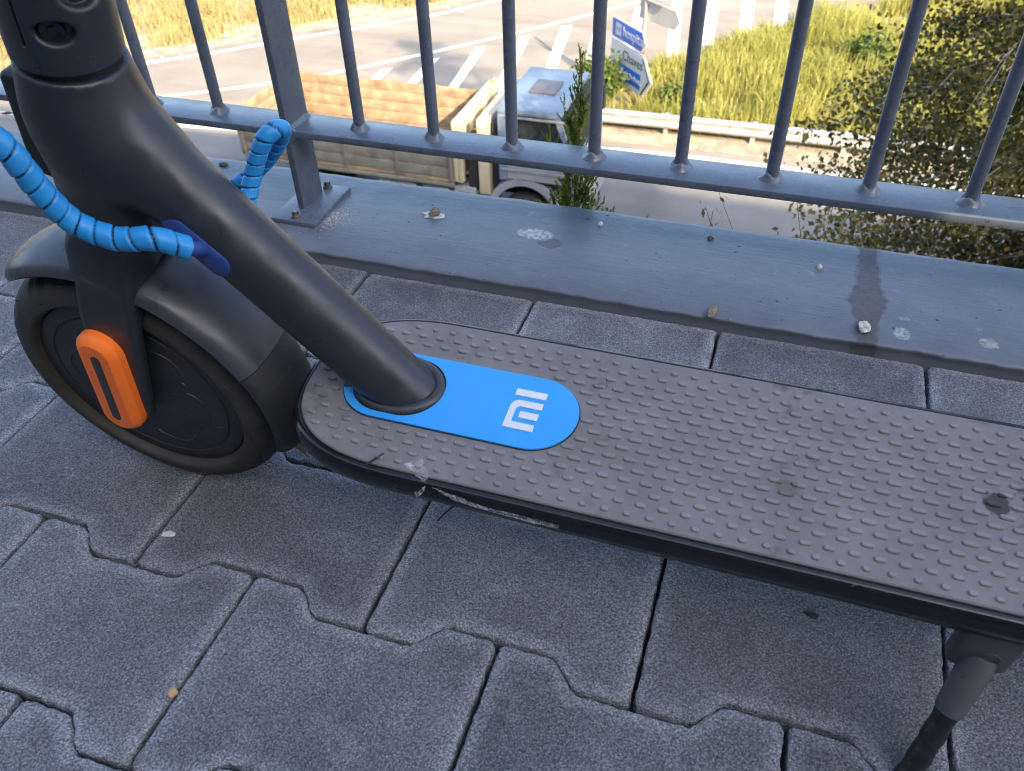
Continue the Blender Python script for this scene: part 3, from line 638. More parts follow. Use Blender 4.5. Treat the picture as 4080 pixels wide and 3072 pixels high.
rear = wheel(.842)
m = MB(); m.box(.665, .86, -.040, -.031, .085, .125, .004); m.box(.665, .86, .031, .040, .085, .125, .004); m.box(.66, .73, -.04, .04, .09, .14, .006); m.build('rear_arm', M['frame'], sc, True)

# fenders
def fender(ax, a0, a1, name, mat, parent, r0=.1325, edge=.1185, hw=.0305, seed=0, tip=True):
    na, ns = 40, 17; v = []; f = []
    for th_ in (0, 1):                        # outer then inner skin
        for i in range(na+1):
            t = i/na; a = R(a0+(a1-a0)*t)
            k = 1.
            if tip: k = min(1., math.sqrt(max(0.02, 1-max(0, (.22-t)/.22)**2)))
            for j in range(ns):
                u = -1+2*j/(ns-1); c = math.cos(u*math.pi/2*.97); su = math.sin(u*math.pi/2*.97)
                rr = edge+(r0-edge)*(abs(c)**.75)*(.35+.65*k)-(.0022 if th_ else 0); y = su*hw*(.55+.45*k)*(1 if not th_ else .95)
                v.append((ax+rr*math.sin(a), y, .1122+rr*math.cos(a)))
    m = (na+1)*ns
    for i in range(na):
        for j in range(ns-1):
            q = (i*ns+j, (i+1)*ns+j, (i+1)*ns+j+1, i*ns+j+1); f.append(q); f.append(tuple(m+x for x in q[::-1]))
    for i in range(na):
        for j in (0, ns-1): f.append((i*ns+j, (i+1)*ns+j, m+(i+1)*ns+j, m+i*ns+j))
    for i in (0, na):
        for j in range(ns-1): f.append((i*ns+j, i*ns+j+1, m+i*ns+j+1, m+i*ns+j))
    return MB().add(v, f).build(name, mat, parent, True, 50)
fe = fender(0, -36.5, 66, 'fender', M['fender'], sc)
fender(0, 66.4, 104, 'mud_flap', M['flap'], fe, .1318, .1180, .0302, tip=False)
lump_v = MB(); rnd = random.Random(3)
for i in range(9): lump_v.tube([(.121+rnd.uniform(-.002, .004), -.012+rnd.uniform(-.006, .006), .083), (.126+rnd.uniform(-.003, .006), -.014+rnd.uniform(-.006, .006), .070+rnd.uniform(-.008, .004))], [.0016, .0006], 5)
lump_v.build('mud_clump', M['lump'], fe)
rf = fender(.842, -60, 80, 'fender', M['fender'], sc)

# ---------------------------------------------------------------- deck
DH = .154; NX, NS, HWD, DE = .1515, .2450, .0670, .665
def deck_outline(off=0., n=44):
    """(X,L) outline, nose rounded like a superellipse, straight sides, rounded tail"""
    pts = []
    for k in range(n+1):
        th = math.pi/2*k/n; c = math.cos(th)**(2/2.65); s_ = math.sin(th)**(2/2.65)
        pts.append((NS-(NS-NX+off)*c, (HWD+off)*s_))
    tail = []
    for k in range(n//2+1):
        th = math.pi/2*k/(n//2); tail.append((DE-.03+(.03+off)*math.sin(th)**(2/2.6), (HWD+off)*math.cos(th)**(2/2.6)))
    up = pts+tail
    return up+[(x, -l) for x, l in up[::-1][1:-1]]
def ringH(off, h, sc_=1.): return [G(x, l*sc_, h) for x, l in deck_outline(off)]
def body_ring(off, h, lift):
    out = []
    for x, l in deck_outline(off):
        k = min(1, max(0, (x-.165)/.10)); out.append(G(max(x, NX+.002), l, h+(1-k)*lift))
    return out
loft('deck_body', [ringH(.0005, DH-.0025), ringH(.0015, DH-.014), body_ring(-.0025, .1325, .002), body_ring(-.0035, .129, .005), body_ring(-.004, .121, .012), body_ring(-.007, .1125, .019), body_ring(-.013, .106, .0235), body_ring(-.022, .1025, .026)], M['black'], sc, sharp=40)
loft('edge_trim', [ringH(-.0003, DH-.0014), ringH(.0014, DH-.0008), ringH(.0042, DH-.0022), ringH(.0064, DH-.0060), ringH(.0070, DH-.0110), ringH(.0062, DH-.0160), ringH(.0036, DH-.0192), ringH(.0004, DH-.0203)], M['gloss'], sc, False, False, 60)
dm = loft('deck_mat', [ringH(-.0005, DH-.002), ringH(-.0004, DH-.0002), ringH(-.0012, DH+.0006)], M['mat'], sc, sharp=30)
# tread bumps
def bump_mesh(Ln, Wd=.0033, h=.0015):
    def stad(r, hl, n=4): return [(hl+r*math.cos(-math.pi/2+math.pi*k/n), r*math.sin(-math.pi/2+math.pi*k/n)) for k in range(n+1)]+[(-hl+r*math.cos(math.pi/2+math.pi*k/n), r*math.sin(math.pi/2+math.pi*k/n)) for k in range(n+1)]
    hl = (Ln-Wd)/2; rs = [(Wd/2+.00010, -.0002), (Wd/2-.00005, .0009), (Wd/2-.00055, h)]; v = []; f = []
    for r, z in rs: v += [(x, y, z) for x, y in stad(r, hl)]
    n = 10
    for i in range(2):
        for k in range(n): f.append((i*n+k, i*n+(k+1) % n, (i+1)*n+(k+1) % n, (i+1)*n+k))
    f.append(tuple(2*n+k for k in range(n)))
    o = mk('tread_bump', v, f, M['mat_worn'], None, True, 25); me = o.data; bpy.data.objects.remove(o); return me
LN = [.0048, .0066, .0072, .0081, .0088]; BM_ = [bump_mesh(q) for q in LN]
outl = deck_outline(-.0052); polyo = [Vector((x, l)) for x, l in outl]
def inside(x, l):
    c = False; n = len(polyo)
    for i in range(n):
        a, b_ = polyo[i], polyo[i-1]
        if (a.y > l) != (b_.y > l) and x < (b_.x-a.x)*(l-a.y)/(b_.y-a.y)+a.x: c = not c
    return c
def in_insert(x, l):
    cx = min(max(x, .2087), .3135); return math.hypot(x-cx, l-.0005) < .0350
SM = sc.matrix_basis.copy() if False else Matrix.Translation((.189, .108, 0)) @ Matrix.Rotation(R(7.2), 4, 'X')
cand = []
for i in range(16):
    L = .0608-.00787*i
    for k in range(-25, 20):
        x = .4572+k*.01345+(.0067 if i % 2 else 0); e = min(i, 15-i)
        if not inside(x, L) or in_insert(x, L): continue
        nose = (x-.1515); ei = min(e, 4)
        if x < .215: ei = min(ei, 1 if nose < .03 else 2)
        wp = SM @ Vector(G(x, L, DH)); d = wp-CAM; dz = d.dot(_f); px = .5+.8128*d.dot(_r)/dz; py = .5-.8128*d.dot(_u)/dz/.7529
        vis = -.01 < px < 1.01 and -.01 < py < 1.01
        cand.append((0 if vis else 1, dz/LN[ei], x, L, ei))
cand.sort(); rest = MB()
for n_, (vis, _, x, L, ei) in enumerate(cand):
    if n_ < 300 and not vis:
        o = link('tread_bump', BM_[ei], dm); o.location = G(x, L, DH+.0006)
    else:
        me = BM_[ei]; rest.add([(q.co.x+x, q.co.y-L, q.co.z+DH+.0006) for q in me.vertices], [tuple(p.vertices) for p in me.polygons])
tag(rest.build('tread_bumps', M['mat_worn'], dm, True, 25), kind='stuff')
# blue insert (open at the front) with raised emblem
def arc(cx, cy, r, a0, a1, n): return [(cx+r*math.cos(R(a0+(a1-a0)*k/n)), cy+r*math.sin(R(a0+(a1-a0)*k/n))) for k in range(n+1)]
LC = .0005; RI = .0306
outer = arc(.2087, LC, RI, 158, 90, 12)+arc(.3135, LC, RI, 90, -90, 36)+arc(.2087, LC, RI, -90, -150, 12)
hole = arc(.2105, LC-.0003, .0262, -148, -90, 8)+arc(.2240, LC-.0003, .0262, -90, 90, 24)+arc(.2105, LC-.0003, .0262, 90, 156, 8)
pl = outer+hole
ins = MB(); ins.prism(pl, DH-.001, DH+.0022, lambda a, b_, h: G(a, b_, h)); ins = ins.build('deck_insert', M['blue'], sc, False)
bm = bmesh.new(); bm.from_mesh(ins.data); bmesh.ops.triangulate(bm, faces=[q for q in bm.faces if len(q.verts) > 4]); bm.to_mesh(ins.data); bm.free()
z0, z1 = DH+.0018, DH+.0029
def rect(x0, x1, l0, l1): return [(x0, l0), (x1, l0), (x1, l1), (x0, l1)]
def lg(poly): MB().prism(poly, z0, z1, lambda a, b_, h: G(a, b_, h)).build('emblem', M['white'], ins)
lg(rect(.2976, .3190, -.0165, -.0108))
lg([(.3187, -.0070), (.3189, -.0016)]+[(.3060, -.0016)]+arc(.3047, .0011, .0028, -70, -180, 6)+[(.3018, .0117), (.3178, .0120), (.3181, .0175), (.2974, .0173)]+arc(.3036, -.0010, .0061, 180, 262, 8))
lg(rect(.3054, .3183, .0022, .0078))
# gap round the insert and the opening under the tube
MB().prism(arc(.2087, LC, RI+.0007, 90, 270, 24)+arc(.3135, LC, RI+.0007, -90, 90, 24), DH-.001, DH+.0010, lambda a, b_, h: G(a, b_, h)).build('insert_recess', M['black'], sc)
v = []; f = []; NB, NR = 150, 10
for i in range(NB):
    a = 2*math.pi*i/NB; c = Vector((.2172+.0288*math.cos(a), .0224*math.sin(a))); rr = .0039*(1+.13*(math.sin(a*44)**2)+.1*math.sin(3*a))
    for k in range(NR):
        th = math.pi*(-.15+1.25*k/(NR-1)); out = Vector((math.cos(a), math.sin(a)))
        q = c+out*rr*math.cos(th); v.append(G(q.x, q.y, DH+.0012+rr*.95*math.sin(th)))
for i in range(NB):
    for k in range(NR-1): f.append((i*NR+k, ((i+1) % NB)*NR+k, ((i+1) % NB)*NR+k+1, i*NR+k+1))
MB().add(v, f).build('weld_bead', M['weld'], sc, True, 70)

# torn clear film, tape slivers on the edge trim
def crumple(name, poly, mat, seed, amp, parent, base):
    bm = bmesh.new(); vs = [bm.verts.new(q) for q in poly]; bm.faces.new(vs)
    bmesh.ops.triangulate(bm, faces=bm.faces); bmesh.ops.subdivide_edges(bm, edges=bm.edges, cuts=7, use_grid_fill=True)
    for q in bm.verts: q.co += noise.noise_vector(q.co*190+Vector((seed, 0, 0)))*amp*2+noise.noise_vector(q.co*520+Vector((seed, 3, 0)))*amp*.5
    me = bpy.data.meshes.new(name); bm.to_mesh(me); bm.free(); me.materials.append(mat); return link(name, me, parent)
crumple('torn_film', [G(.2470, .0628, DH+.0030), G(.2600, .0590, DH+.0075), G(.2655, .0680, DH+.0030), G(.2635, .0752, DH-.006), G(.2595, .0770, DH-.0115)], M['film'], 1, .0008, sc, 0)
crumple('torn_film', [G(.268, .0722, DH-.0012), G(.305, .0752, DH-.0046), G(.352, .0748, DH-.006), G(.352, .0752, DH-.010), G(.31, .0752, DH-.0095), G(.285, .0750, DH-.0065)], M['film'], 2, .0004, sc, 0)
crumple('torn_film', [G(.322, .0715, DH-.0175), G(.358, .0715, DH-.0175), G(.352, .0700, DH-.020), G(.33, .0700, DH-.0205)], M['film'], 5, .0006, sc, 0)
for pts in ([G(.2235, .0690, DH+.0015), G(.2290, .0640, DH+.004), G(.2325, .0600, DH+.0052)], [G(.282, .0640, .1300), G(.2735, .0700, .122), G(.2690, .0735, .1165)]):
    m = MB()
    for a, b_ in zip(pts[:-1], pts[1:]): m.tube([a, b_], .0007, 5)
    m.build('tape_sliver', M['black'], sc)

# blue spiral wraps
def catmull(pts, n):
    P = [Vector(q) for q in pts]; P = [P[0]*2-P[1]]+P+[P[-1]*2-P[-2]]; out = []
    for i in range(1, len(P)-2):
        for k in range(n):
            t = k/n; a, b_, c, d = P[i-1:i+3]; out.append(.5*((2*b_)+(c-a)*t+(2*a-5*b_+4*c-d)*t*t+(3*b_-a-3*c+d)*t**3))
    out.append(P[-2]); return out
def spiral(name, pts, Rw, pitch, parent, ph=0.):
    raw = catmull(pts, 40); L = [0]
    for a, b_ in zip(raw[:-1], raw[1:]): L.append(L[-1]+(b_-a).length)
    step = .0007; ns = int(L[-1]/step); pos = []; j = 0
    for i in range(ns+1):
        s_ = L[-1]*i/ns
        while j < len(L)-2 and L[j+1] < s_: j += 1
        pos.append(raw[j]+(raw[j+1]-raw[j])*((s_-L[j])/max(1e-9, L[j+1]-L[j])))
    nk = 30; v = []; gap = []; prev = None; f = []
    for i, q in enumerate(pos):
        t = (pos[min(i+1, ns)]-pos[max(i-1, 0)]).normalized()
        prev = ((prev if prev is not None else Vector((0, 0, 1)))); prev = (prev-t*prev.dot(t)).normalized(); b_ = t.cross(prev)
        for k in range(nk):
            th = 2*math.pi*k/nk; fr = (L[-1]*i/ns/pitch-th/(2*math.pi)+ph) % 1.
            g = 1. if fr < .07 or fr > .985 else 0.; u = (fr-.07)/.915
            rr = Rw*(.72 if g else (1.05-.09*u)*(1-.10*max(0, 1-min(u, 1-u)/.10)**2))
            v.append(q+rr*(math.cos(th)*prev+math.sin(th)*b_)); gap.append(g)
    for i in range(ns):
        for k in range(nk): f.append((i*nk+k, i*nk+(k+1) % nk, (i+1)*nk+(k+1) % nk, (i+1)*nk+k))
    o = mknp(name, np.array([q[:] for q in v]), np.array(f), M['cable'], parent); attr(o, 'gap', gap)
    m = MB(); m.tube([pos[0], pos[len(pos)//4], pos[len(pos)//2], pos[3*len(pos)//4], pos[-1]], Rw*.2, 8)
    return o, pos
o1, pp = spiral('cable_wrap', [G(.1200, .0330, .2820), G(.1091, .0430, .2945), G(.0884, .050, .2966), G(.0700, .055, .3084), G(.0652, .060, .331), G(.0625, .065, .363), G(.045, .074, .395), G(.030, .076, .45), G(.05, .07, .56)], .0070, .0107, sc)
MB().tube([G(.1190, .0200, .2720), G(.1205, .0270, .2770), pp[0], pp[6]], [.0050, .0046, .0045, .0040], 14).build('brake_cable', M['grom'], sc, True)
o2, pp2 = spiral('cable_wrap', [G(.118, -.024, .258), G(.1140, -.036, .266), G(.1165, -.045, .279), G(.1235, -.050, .2945), G(.1300, -.0535, .3045), G(.1345, -.0600, .3065), G(.1330, -.0670, .3010), G(.120, -.0700, .2840), G(.104, -.067, .2685), G(.085, -.058, .256)], .0058, .0088, sc, .3)
def f_grom(P, s):
    a = np.array([.1060, -s*.0165, .2855]); b_ = np.array([.1255, -s*.0165, .2625]); d = sd_cone(P, a, b_, .0115, .0115)
    q = P[:, 1]*-s; return smax(d, np.abs(q-.0205)-.0045, .004)
for s in (1, -1): sdf_part('cable_grommet', lambda P, s=s: f_grom(P, s), (.085, -.04 if s > 0 else .01, .245), (.145, -.01 if s > 0 else .04, .305), .0013, M['grom'])

# kick stand
kb = MB(); kb.box(.588, .6215, -.0605, -.046, .073, .118, .004); kbo = kb.build('kickstand_bracket', M['kick'], sc, True, 50)
MB().lathe([(.0068, 0), (.0068, .0006), (.006, .0006), (.006, 0)], G(.607, .0604, .0905), (0, -1, 0), 24, True).build('pivot_cap', M['kick'], kbo, True)
FT = Vector(G(.583, .1125, .0140)); TP = Vector(G(.6060, .0560, .0860)); d = FT-TP
MB().tube([TP, TP+d*.08, TP+d*.42, TP+d*.45], [.0086, .0098, .0088, .0076], 20).build('kickstand_sleeve', M['kick'], sc, True, 40)
kv = [TP+d*(.40+.06*i)+Vector((0, 0, .0)) for i in range(10)]+[FT+Vector((-.003, -.004, -.0075))]
MB().tube(kv, [.0070+.0005*math.sin(i*2.1) for i in range(10)]+[.0075], 18).build('kickstand_leg', M['taped'], sc, True, 60)

# ====================================================================== BEYOND THE RAILING
BY, BH = -8.0, 10.2
bld = empty('building', (0, BY, 0)); tag(bld, 'three-storey apartment block behind the camera that shades the walkway', 'building')
MB().box(-60, 90, -9, 0, -.5, BH-.3).build('wall', M['plaster'], bld)
MB().box(-60.1, 90.1, -9.2, .15, BH-.296, BH).build('roof', M['concrete'], bld)
for k in range(-8, 14):
    for z in range(3): MB().box(k*3.4-.7, k*3.4+.7, .003, .05, 1.0+z*3.1, 2.5+z*3.1).build('window', M['glass'], bld)
sq = mk('square', [(-60, BY+.002, -.03), (90, BY+.002, -.03), (90, -3.98, -.03), (-60, -3.98, -.03)], [(0, 1, 2, 3)], M['asphalt2']); tag(sq, 'paved square between walkway and building', kind='structure')

gr = mk('ground', [(-400, .2, ZR-.012), (400, .2, ZR-.012), (400, 600, ZR-.012), (-400, 600, ZR-.012)], [(0, 1, 2, 3)], M['soil']); tag(gr, 'dry ground below the walkway', kind='structure')
def sheet(name, poly, z, mat, parent=None):
    o = mk(name, [(x, y, z) for x, y in poly], [tuple(range(len(poly)))], mat, parent)
    bm = bmesh.new(); bm.from_mesh(o.data); bmesh.ops.triangulate(bm, faces=bm.faces)
    for q in bm.faces:
        if q.normal.z < 0: q.normal_flip()
    bm.to_mesh(o.data); bm.free(); return o
def strip(name, line, wd, z, mat, parent=None):
    v = []; f = []; P = [Vector(q) for q in line]
    for i, q in enumerate(P):
        t = (P[min(i+1, len(P)-1)]-P[max(i-1, 0)]).normalized(); n_ = Vector((-t.y, t.x))*wd/2
        v += [(q.x-n_.x, q.y-n_.y, z), (q.x+n_.x, q.y+n_.y, z)]
    f = [(2*i, 2*i+2, 2*i+3, 2*i+1) for i in range(len(P)-1)]
    return mk(name, v, f, mat, parent)
def smooth2(pts, n=8): return [(q.x, q.y) for q in catmull([(a, b_, 0) for a, b_ in pts], n)]
border = smooth2([(-34, 7.6), (-24, 12.6), (-19, 15.2), (-15.3, 17.39), (-12.26, 19.53), (-9.9, 21.9), (-7.8, 24.33), (-5.37, 27.43), (-2.5, 31.5), (1.5, 38)])
outer_e = smooth2([(-38, 4.8), (-25, 13.2), (-17.13, 19.55), (-13.9, 22.55), (-11.16, 25.06), (-9.18, 27.51), (-6.2, 31.6), (-2, 38.5)])
near_e = smooth2([(-40, 14.3), (-24, 15.0), (-13.7, 15.95), (-9, 16.65), (-3.37, 17.46), (1.36, 17.57), (8, 17.5), (40, 17.2)])
road = sheet('road', [(-40, 4.5), (40, 4.5), (40, 17.9)]+[(x, y+.45) for x, y in near_e[::-1] if x > -8]+[(-6, 20.0), (-3.0, 23.3), (.6, 27.6), (5.5, 38)]+[(x-.35, y+.4) for x, y in outer_e[::-1]]+[(-40, 4.6)], ZR, M['asphalt']); tag(road, 'pale worn asphalt road with a slip road branching off', kind='structure')
near = sheet('lane', [(-39, 5.0), (39, 5.0), (39, 17.0)]+[(x, y-.25) for x, y in near_e[::-1] if -39 < x < 39], ZR+.004, M['asphalt2']); tag(near, 'greyer asphalt lane that the truck drives on', kind='structure')
strip('edge_line', near_e, .16, ZR+.008, M['line'], road)
strip('edge_line', outer_e, .19, ZR+.008, M['line'], road)
strip('border_line', border, .17, ZR+.008, M['line'], road)
tops = [(-12.62, 18.95), (-11.39, 19.62), (-10.23, 20.80), (-9.24, 21.87), (-8.27, 23.15), (-7.28, 24.30), (-6.32, 25.52), (-5.45, 26.50), (-4.48, 27.95), (-3.50, 29.0), (-2.40, 30.4), (-1.38, 31.6), (-.36, 32.8)]
bots = [(-12.75, 17.2), (-11.28, 17.75), (-10.2, 18.3), (-9.05, 18.75), (-7.85, 19.2), (-6.62, 19.6), (-5.55, 20.3), (-4.62, 21.3), (-3.9, 22.3), (-2.7, 23.5), (-1.95, 24.8), (-1.0, 26.0), (-.05, 27.0)]
for (tx, ty), (bx, by) in zip(tops, bots):
    h = .125+.008*max(0, tx+9); mk('hatch_stripe', [(bx-h, by-.05, ZR+.008), (bx+h, by+.08, ZR+.008), (tx+h, ty+.10, ZR+.008), (tx-h, ty-.12, ZR+.008)], [(0, 1, 2, 3)], M['line'], road)
sh = sheet('gravel_shoulder', [(x-.32, y+.38) for x, y in outer_e]+[(x-1.7, y+2.0) for x, y in outer_e[::-1]], ZR+.003, M['gravel']); tag(sh, 'stony shoulder beyond the slip road', kind='structure')
isl = sheet('grass_island', [(-7.2, 18.72), (40, 18.5), (40, 40), (6, 38), (.9, 27.7), (-2.8, 23.4), (-5.9, 20.2)], ZR+.006, M['soil']); tag(isl, 'dry earth of the grassy traffic island', kind='structure')
v1 = strip('gutter', [(-8, 18.0), (-3.4, 18.25), (1.4, 18.35), (8, 18.3), (40, 18.0)], .75, ZR+.0045, M['gravel']); tag(v1, 'dusty strip between edge line and guard rail', kind='structure')

# guard rail: W beam on posts
gx = [-6.4, -4, -1.5, 1, 3.5, 6, 9, 12, 16]; gy = [18.40, 18.50, 18.55, 18.57, 18.55, 18.5, 18.4, 18.25, 18.05]
grd = empty('guard_rail', (0, 18.9, ZR)); tag(grd, 'galvanised W-beam guard rail along the grassy island', 'guard rail')
wp = [(.0, .52), (-.03, .515), (-.075, .465), (-.08, .43), (-.02, .365), (-.02, .335), (-.08, .27), (-.075, .235), (-.03, .185), (0, .18)]
v = []; f = []; n = len(wp)
for i, x in enumerate(np.linspace(-6.4, 16, 90)):
    y = np.interp(x, gx, gy)-18.9
    for a, z in wp: v.append((x, y+a, z))
for i in range(89):
    for k in range(n-1): f.append((i*n+k, (i+1)*n+k, (i+1)*n+k+1, i*n+k+1))
mk('beam', v, f, M['galv'], grd, True, 50)
for x in np.arange(-6, 16, 2.0):
    y = np.interp(x, gx, gy)-18.9; MB().box(x-.05, x+.05, y+.02, y+.14, -.3, .50).build('post', M['galv'], grd)

# ---------------------------------------------------------------- direction signs
SB = Vector((-2.87, 19.62, ZR)); sg = empty('direction_sign', SB); tag(sg, 'sign post with blue hospital arrow above a white arrow reading Chaves', 'road sign')
MB().tube([(0, 0, -.3), (0, 0, 1.6)], .045, 14).build('post', M['rust'], sg, True)
MB().tube([(0, 0, 1.6), (0, 0, 3.6)], .045, 14).build('post', M['galv'], sg, True)
def arrow_sign(zc, hh, x0, x1, face, border_c, ang, name='sign_panel', back=False, off=.06):
    """panel in its own plane; u runs right towards the tip, normal faces -w"""
    a = R(ang); U_ = Vector((math.cos(a), math.sin(a), 0)); N_ = Vector((math.sin(a), -math.cos(a), 0)); tipw = hh*.42
    def pt(u, vv, h): q = U_*u+N_*(off+h); return (q.x, q.y, zc+vv)
    pts = [(x0, -hh/2), (x1-tipw, -hh/2), (x1, 0.), (x1-tipw, hh/2), (x0, hh/2)]
    o = MB().prism(pts, -.012, .012, pt).build(name, border_c, sg)
    if back: return o, pt
    e = hh*.06; pin = [(x0+e, -hh/2+e), (x1-tipw-e*.4, -hh/2+e), (x1-e*1.3, 0), (x1-tipw-e*.4, hh/2-e), (x0+e, hh/2-e)]
    MB().prism(pin, .013, .017, pt).build('sign_face', face, o)
    return o, pt
def sign_text(body, size, u, vv, pt, mat, parent):
    me = text_mesh(body, size, .003, 'LEFT'); me.materials.clear(); me.materials.append(mat)
    for q in me.vertices: q.co = Vector(pt(u+q.co.x, vv+q.co.y, .021+q.co.z))
    return link('lettering', me, parent)
SA = -47.8
p1, pt1 = arrow_sign(1.74, .46, -1.35, .26, M['signb'], M['signw'], SA)
sign_text('hospital', .32, -.82, .01, pt1, M['signw'], p1)
MB().prism([(-1.17, -.14), (-.90, -.14), (-.90, .14), (-1.17, .14)], .0175, .0195, pt1).build('symbol_square', M['signw'], p1)
sign_text('H', .24, -1.12, 0., pt1, M['signb'], p1)
MB().prism([(.06, -.18), (.09, -.18), (.215, 0), (.09, .18), (.06, .18), (.18, 0)], .0175, .0195, pt1).build('chevron', M['signw'], p1)
p2, pt2 = arrow_sign(.96, 1.02, -1.35, .62, M['signw'], M['signw'], SA)
sign_text('Chaves', .33, -.78, .25, pt2, M['signk'], p2)
MB().prism([(-1.2, -.33), (.12, -.33), (.12, .03), (-1.2, .03)], .0175, .0205, pt2).build('name_panel', M['signb'], p2)
MB().prism([(-1.17, -.28), (-.92, -.28), (-.92, -.02), (-1.17, -.02)], .0208, .0225, pt2).build('symbol_square', M['signt'], p2)
sign_text('Zona Indust.', .2, -.87, -.15, pt2, M['signw'], p2)
MB().prism([(.13, -.43), (.19, -.43), (.53, .0), (.19, .43), (.13, .43), (.46, 0)], .0175, .0205, pt2).build('chevron', M['signk'], p2)
p3, pt3 = arrow_sign(2.42, .42, -.25, 1.1, M['signback'], M['signback'], -38, back=True, off=-.06)
p4, pt4 = arrow_sign(2.92, .36, -.35, 1.0, M['signw'], M['signw'], -38); [MB().prism([(u0, -.045), (u1, -.045), (u1, .045), (u0, .045)], .0175, .0195, pt4).build('illegible_line', M['signback'], p4) for u0, u1 in ((-.22, .12), (.2, .7))]

# ---------------------------------------------------------------- vegetation
def blades(name, pts, hmin, hmax, wd, mat, label, lean=.35, bunch=None):
    n = len(pts); rs = np.random.RandomState(abs(hash(name)) % 9999 if False else len(name)*37)
    h = rs.uniform(hmin, hmax, n)*(bunch if bunch is not None else 1); an = rs.uniform(0, 2*np.pi, n); ln = np.abs(rs.normal(0, lean, n)); da = rs.uniform(0, 2*np.pi, n)
    wx, wy = np.cos(an)*wd/2, np.sin(an)*wd/2; dx, dy = np.cos(da)*ln*h, np.sin(da)*ln*h
    x, y, z = pts[:, 0], pts[:, 1], pts[:, 2]
    V = np.stack([np.stack([x-wx, y-wy, z], 1), np.stack([x+wx, y+wy, z], 1), np.stack([x+dx*.35+wx*.7, y+dy*.35+wy*.7, z+h*.6], 1), np.stack([x+dx*.35-wx*.7, y+dy*.35-wy*.7, z+h*.6], 1), np.stack([x+dx, y+dy, z+h*(1-.3*ln)], 1)], 1).reshape(-1, 3)
    i = np.arange(n)*5; F = np.concatenate([np.stack([i, i+1, i+2], 1), np.stack([i, i+2, i+3], 1), np.stack([i+3, i+2, i+4], 1)])
    o = mknp(name, V, F, mat, None, False); tn = np.clip(rs.normal(.45, .22, n)+((bunch if bunch is not None else 1)-.7)*-.35, 0, .92); attr(o, 'tint', np.repeat(tn, 5)); return tag(o, label, kind='stuff')
rs = np.random.RandomState(5)
def fbm(x, y, s): return np.array([noise.fractal(Vector((a*s, b_*s, 0)), 1., 2., 4) for a, b_ in zip(x, y)])
# island: tall green-yellow grass
x = rs.uniform(-5.5, 12, 90000); y = 18.75+rs.uniform(0, 1, 90000)**1.0*12
edge = np.interp(x, [-6, -2.9, .8, 6, 13], [20.0, 23.0, 27.3, 33, 40])
k = (y < edge-.15); x, y, edge = x[k], y[k], edge[k]; nz = fbm(x, y, .45); d_ = np.minimum(1, (edge-.15-y)/1.2)
bare = np.exp(-(((x+3.0)/1.5)**2+((y-20.0)/1.0)**2)); k = (rs.rand(len(x)) < np.clip(.85+nz*1.1-bare*.8, .05, 1)); x, y, nz, d_, bare = x[k], y[k], nz[k], d_[k], bare[k]
blades('tall_grass', np.stack([x, y, np.full(len(x), ZR)], 1), .35, 1.0, .034, M['grassy'], 'tall yellow-green grass covering the traffic island', .4, np.clip(.55+nz*.8+.35*d_-.4*bare, .22, 1.2))
# far verge: dry grass
P_ = np.array(outer_e); t_ = rs.uniform(0, len(P_)-1.01, 80000); i_ = t_.astype(int); q = P_[i_]+(P_[i_+1]-P_[i_])*(t_-i_)[:, None]
off = 1.15+rs.uniform(0, 1, len(q))**1.2*9.5; x = q[:, 0]-off*.62; y = q[:, 1]+off*.78; nz = fbm(x, y, .5); k = rs.rand(len(x)) < np.clip(.75+nz*1.2-np.exp(-(off-1.1)/.6)*.6, .03, 1)
x, y, nz, off = x[k], y[k], nz[k], off[k]
blades('dry_grass', np.stack([x, y, np.full(len(x), ZR)], 1), .2, .62, .036, M['grassd'], 'dry golden grass on the far verge', .5, np.clip(.5+nz*.7+np.minimum(off-1, 2)*.25, .2, 1.3))
# pale stones in the shoulder
v = []; f = []; rnd = random.Random(8)
for i in range(260):
    a = rnd.randrange(len(outer_e)-1); qx, qy = outer_e[a]; o_ = rnd.uniform(.5, 2.6); x_, y_ = qx-o_*.62+rnd.uniform(-.8, .8), qy+o_*.78+rnd.uniform(-.8, .8); s_ = rnd.uniform(.02, .07)*(1.5 if rnd.random() < .1 else 1)
    n0 = len(v); v += [(x_+s_*math.cos(k*1.257), y_+s_*math.sin(k*1.257)*.8, ZR) for k in range(5)]+[(x_, y_, ZR+s_*1.1)]; f += [(n0+k, n0+(k+1) % 5, n0+5) for k in range(5)]
tag(mk('roadside_stones', v, f, M['stone']), 'pale stones strewn along the far shoulder', kind='stuff')

def leafcloud(P, size, rs, elong=1.5, droop=0.):
    n = len(P); a = rs.normal(size=(n, 3)); a /= np.linalg.norm(a, axis=1, keepdims=True)
    b_ = rs.normal(size=(n, 3)); b_[:, 2] -= droop; b_ -= a*(a*b_).sum(1, keepdims=True); b_ /= np.linalg.norm(b_, axis=1, keepdims=True); c = np.cross(a, b_)
    s_ = (size*rs.uniform(.7, 1.3, n))[:, None]
    V = np.stack([P-b_*s_*elong*.5, P+c*s_*.5-b_*s_*.1, P+b_*s_*elong*.5, P-c*s_*.5-b_*s_*.1], 1).reshape(-1, 3); i = np.arange(n)*4
    return V, np.stack([i, i+1, i+2, i+3], 1)
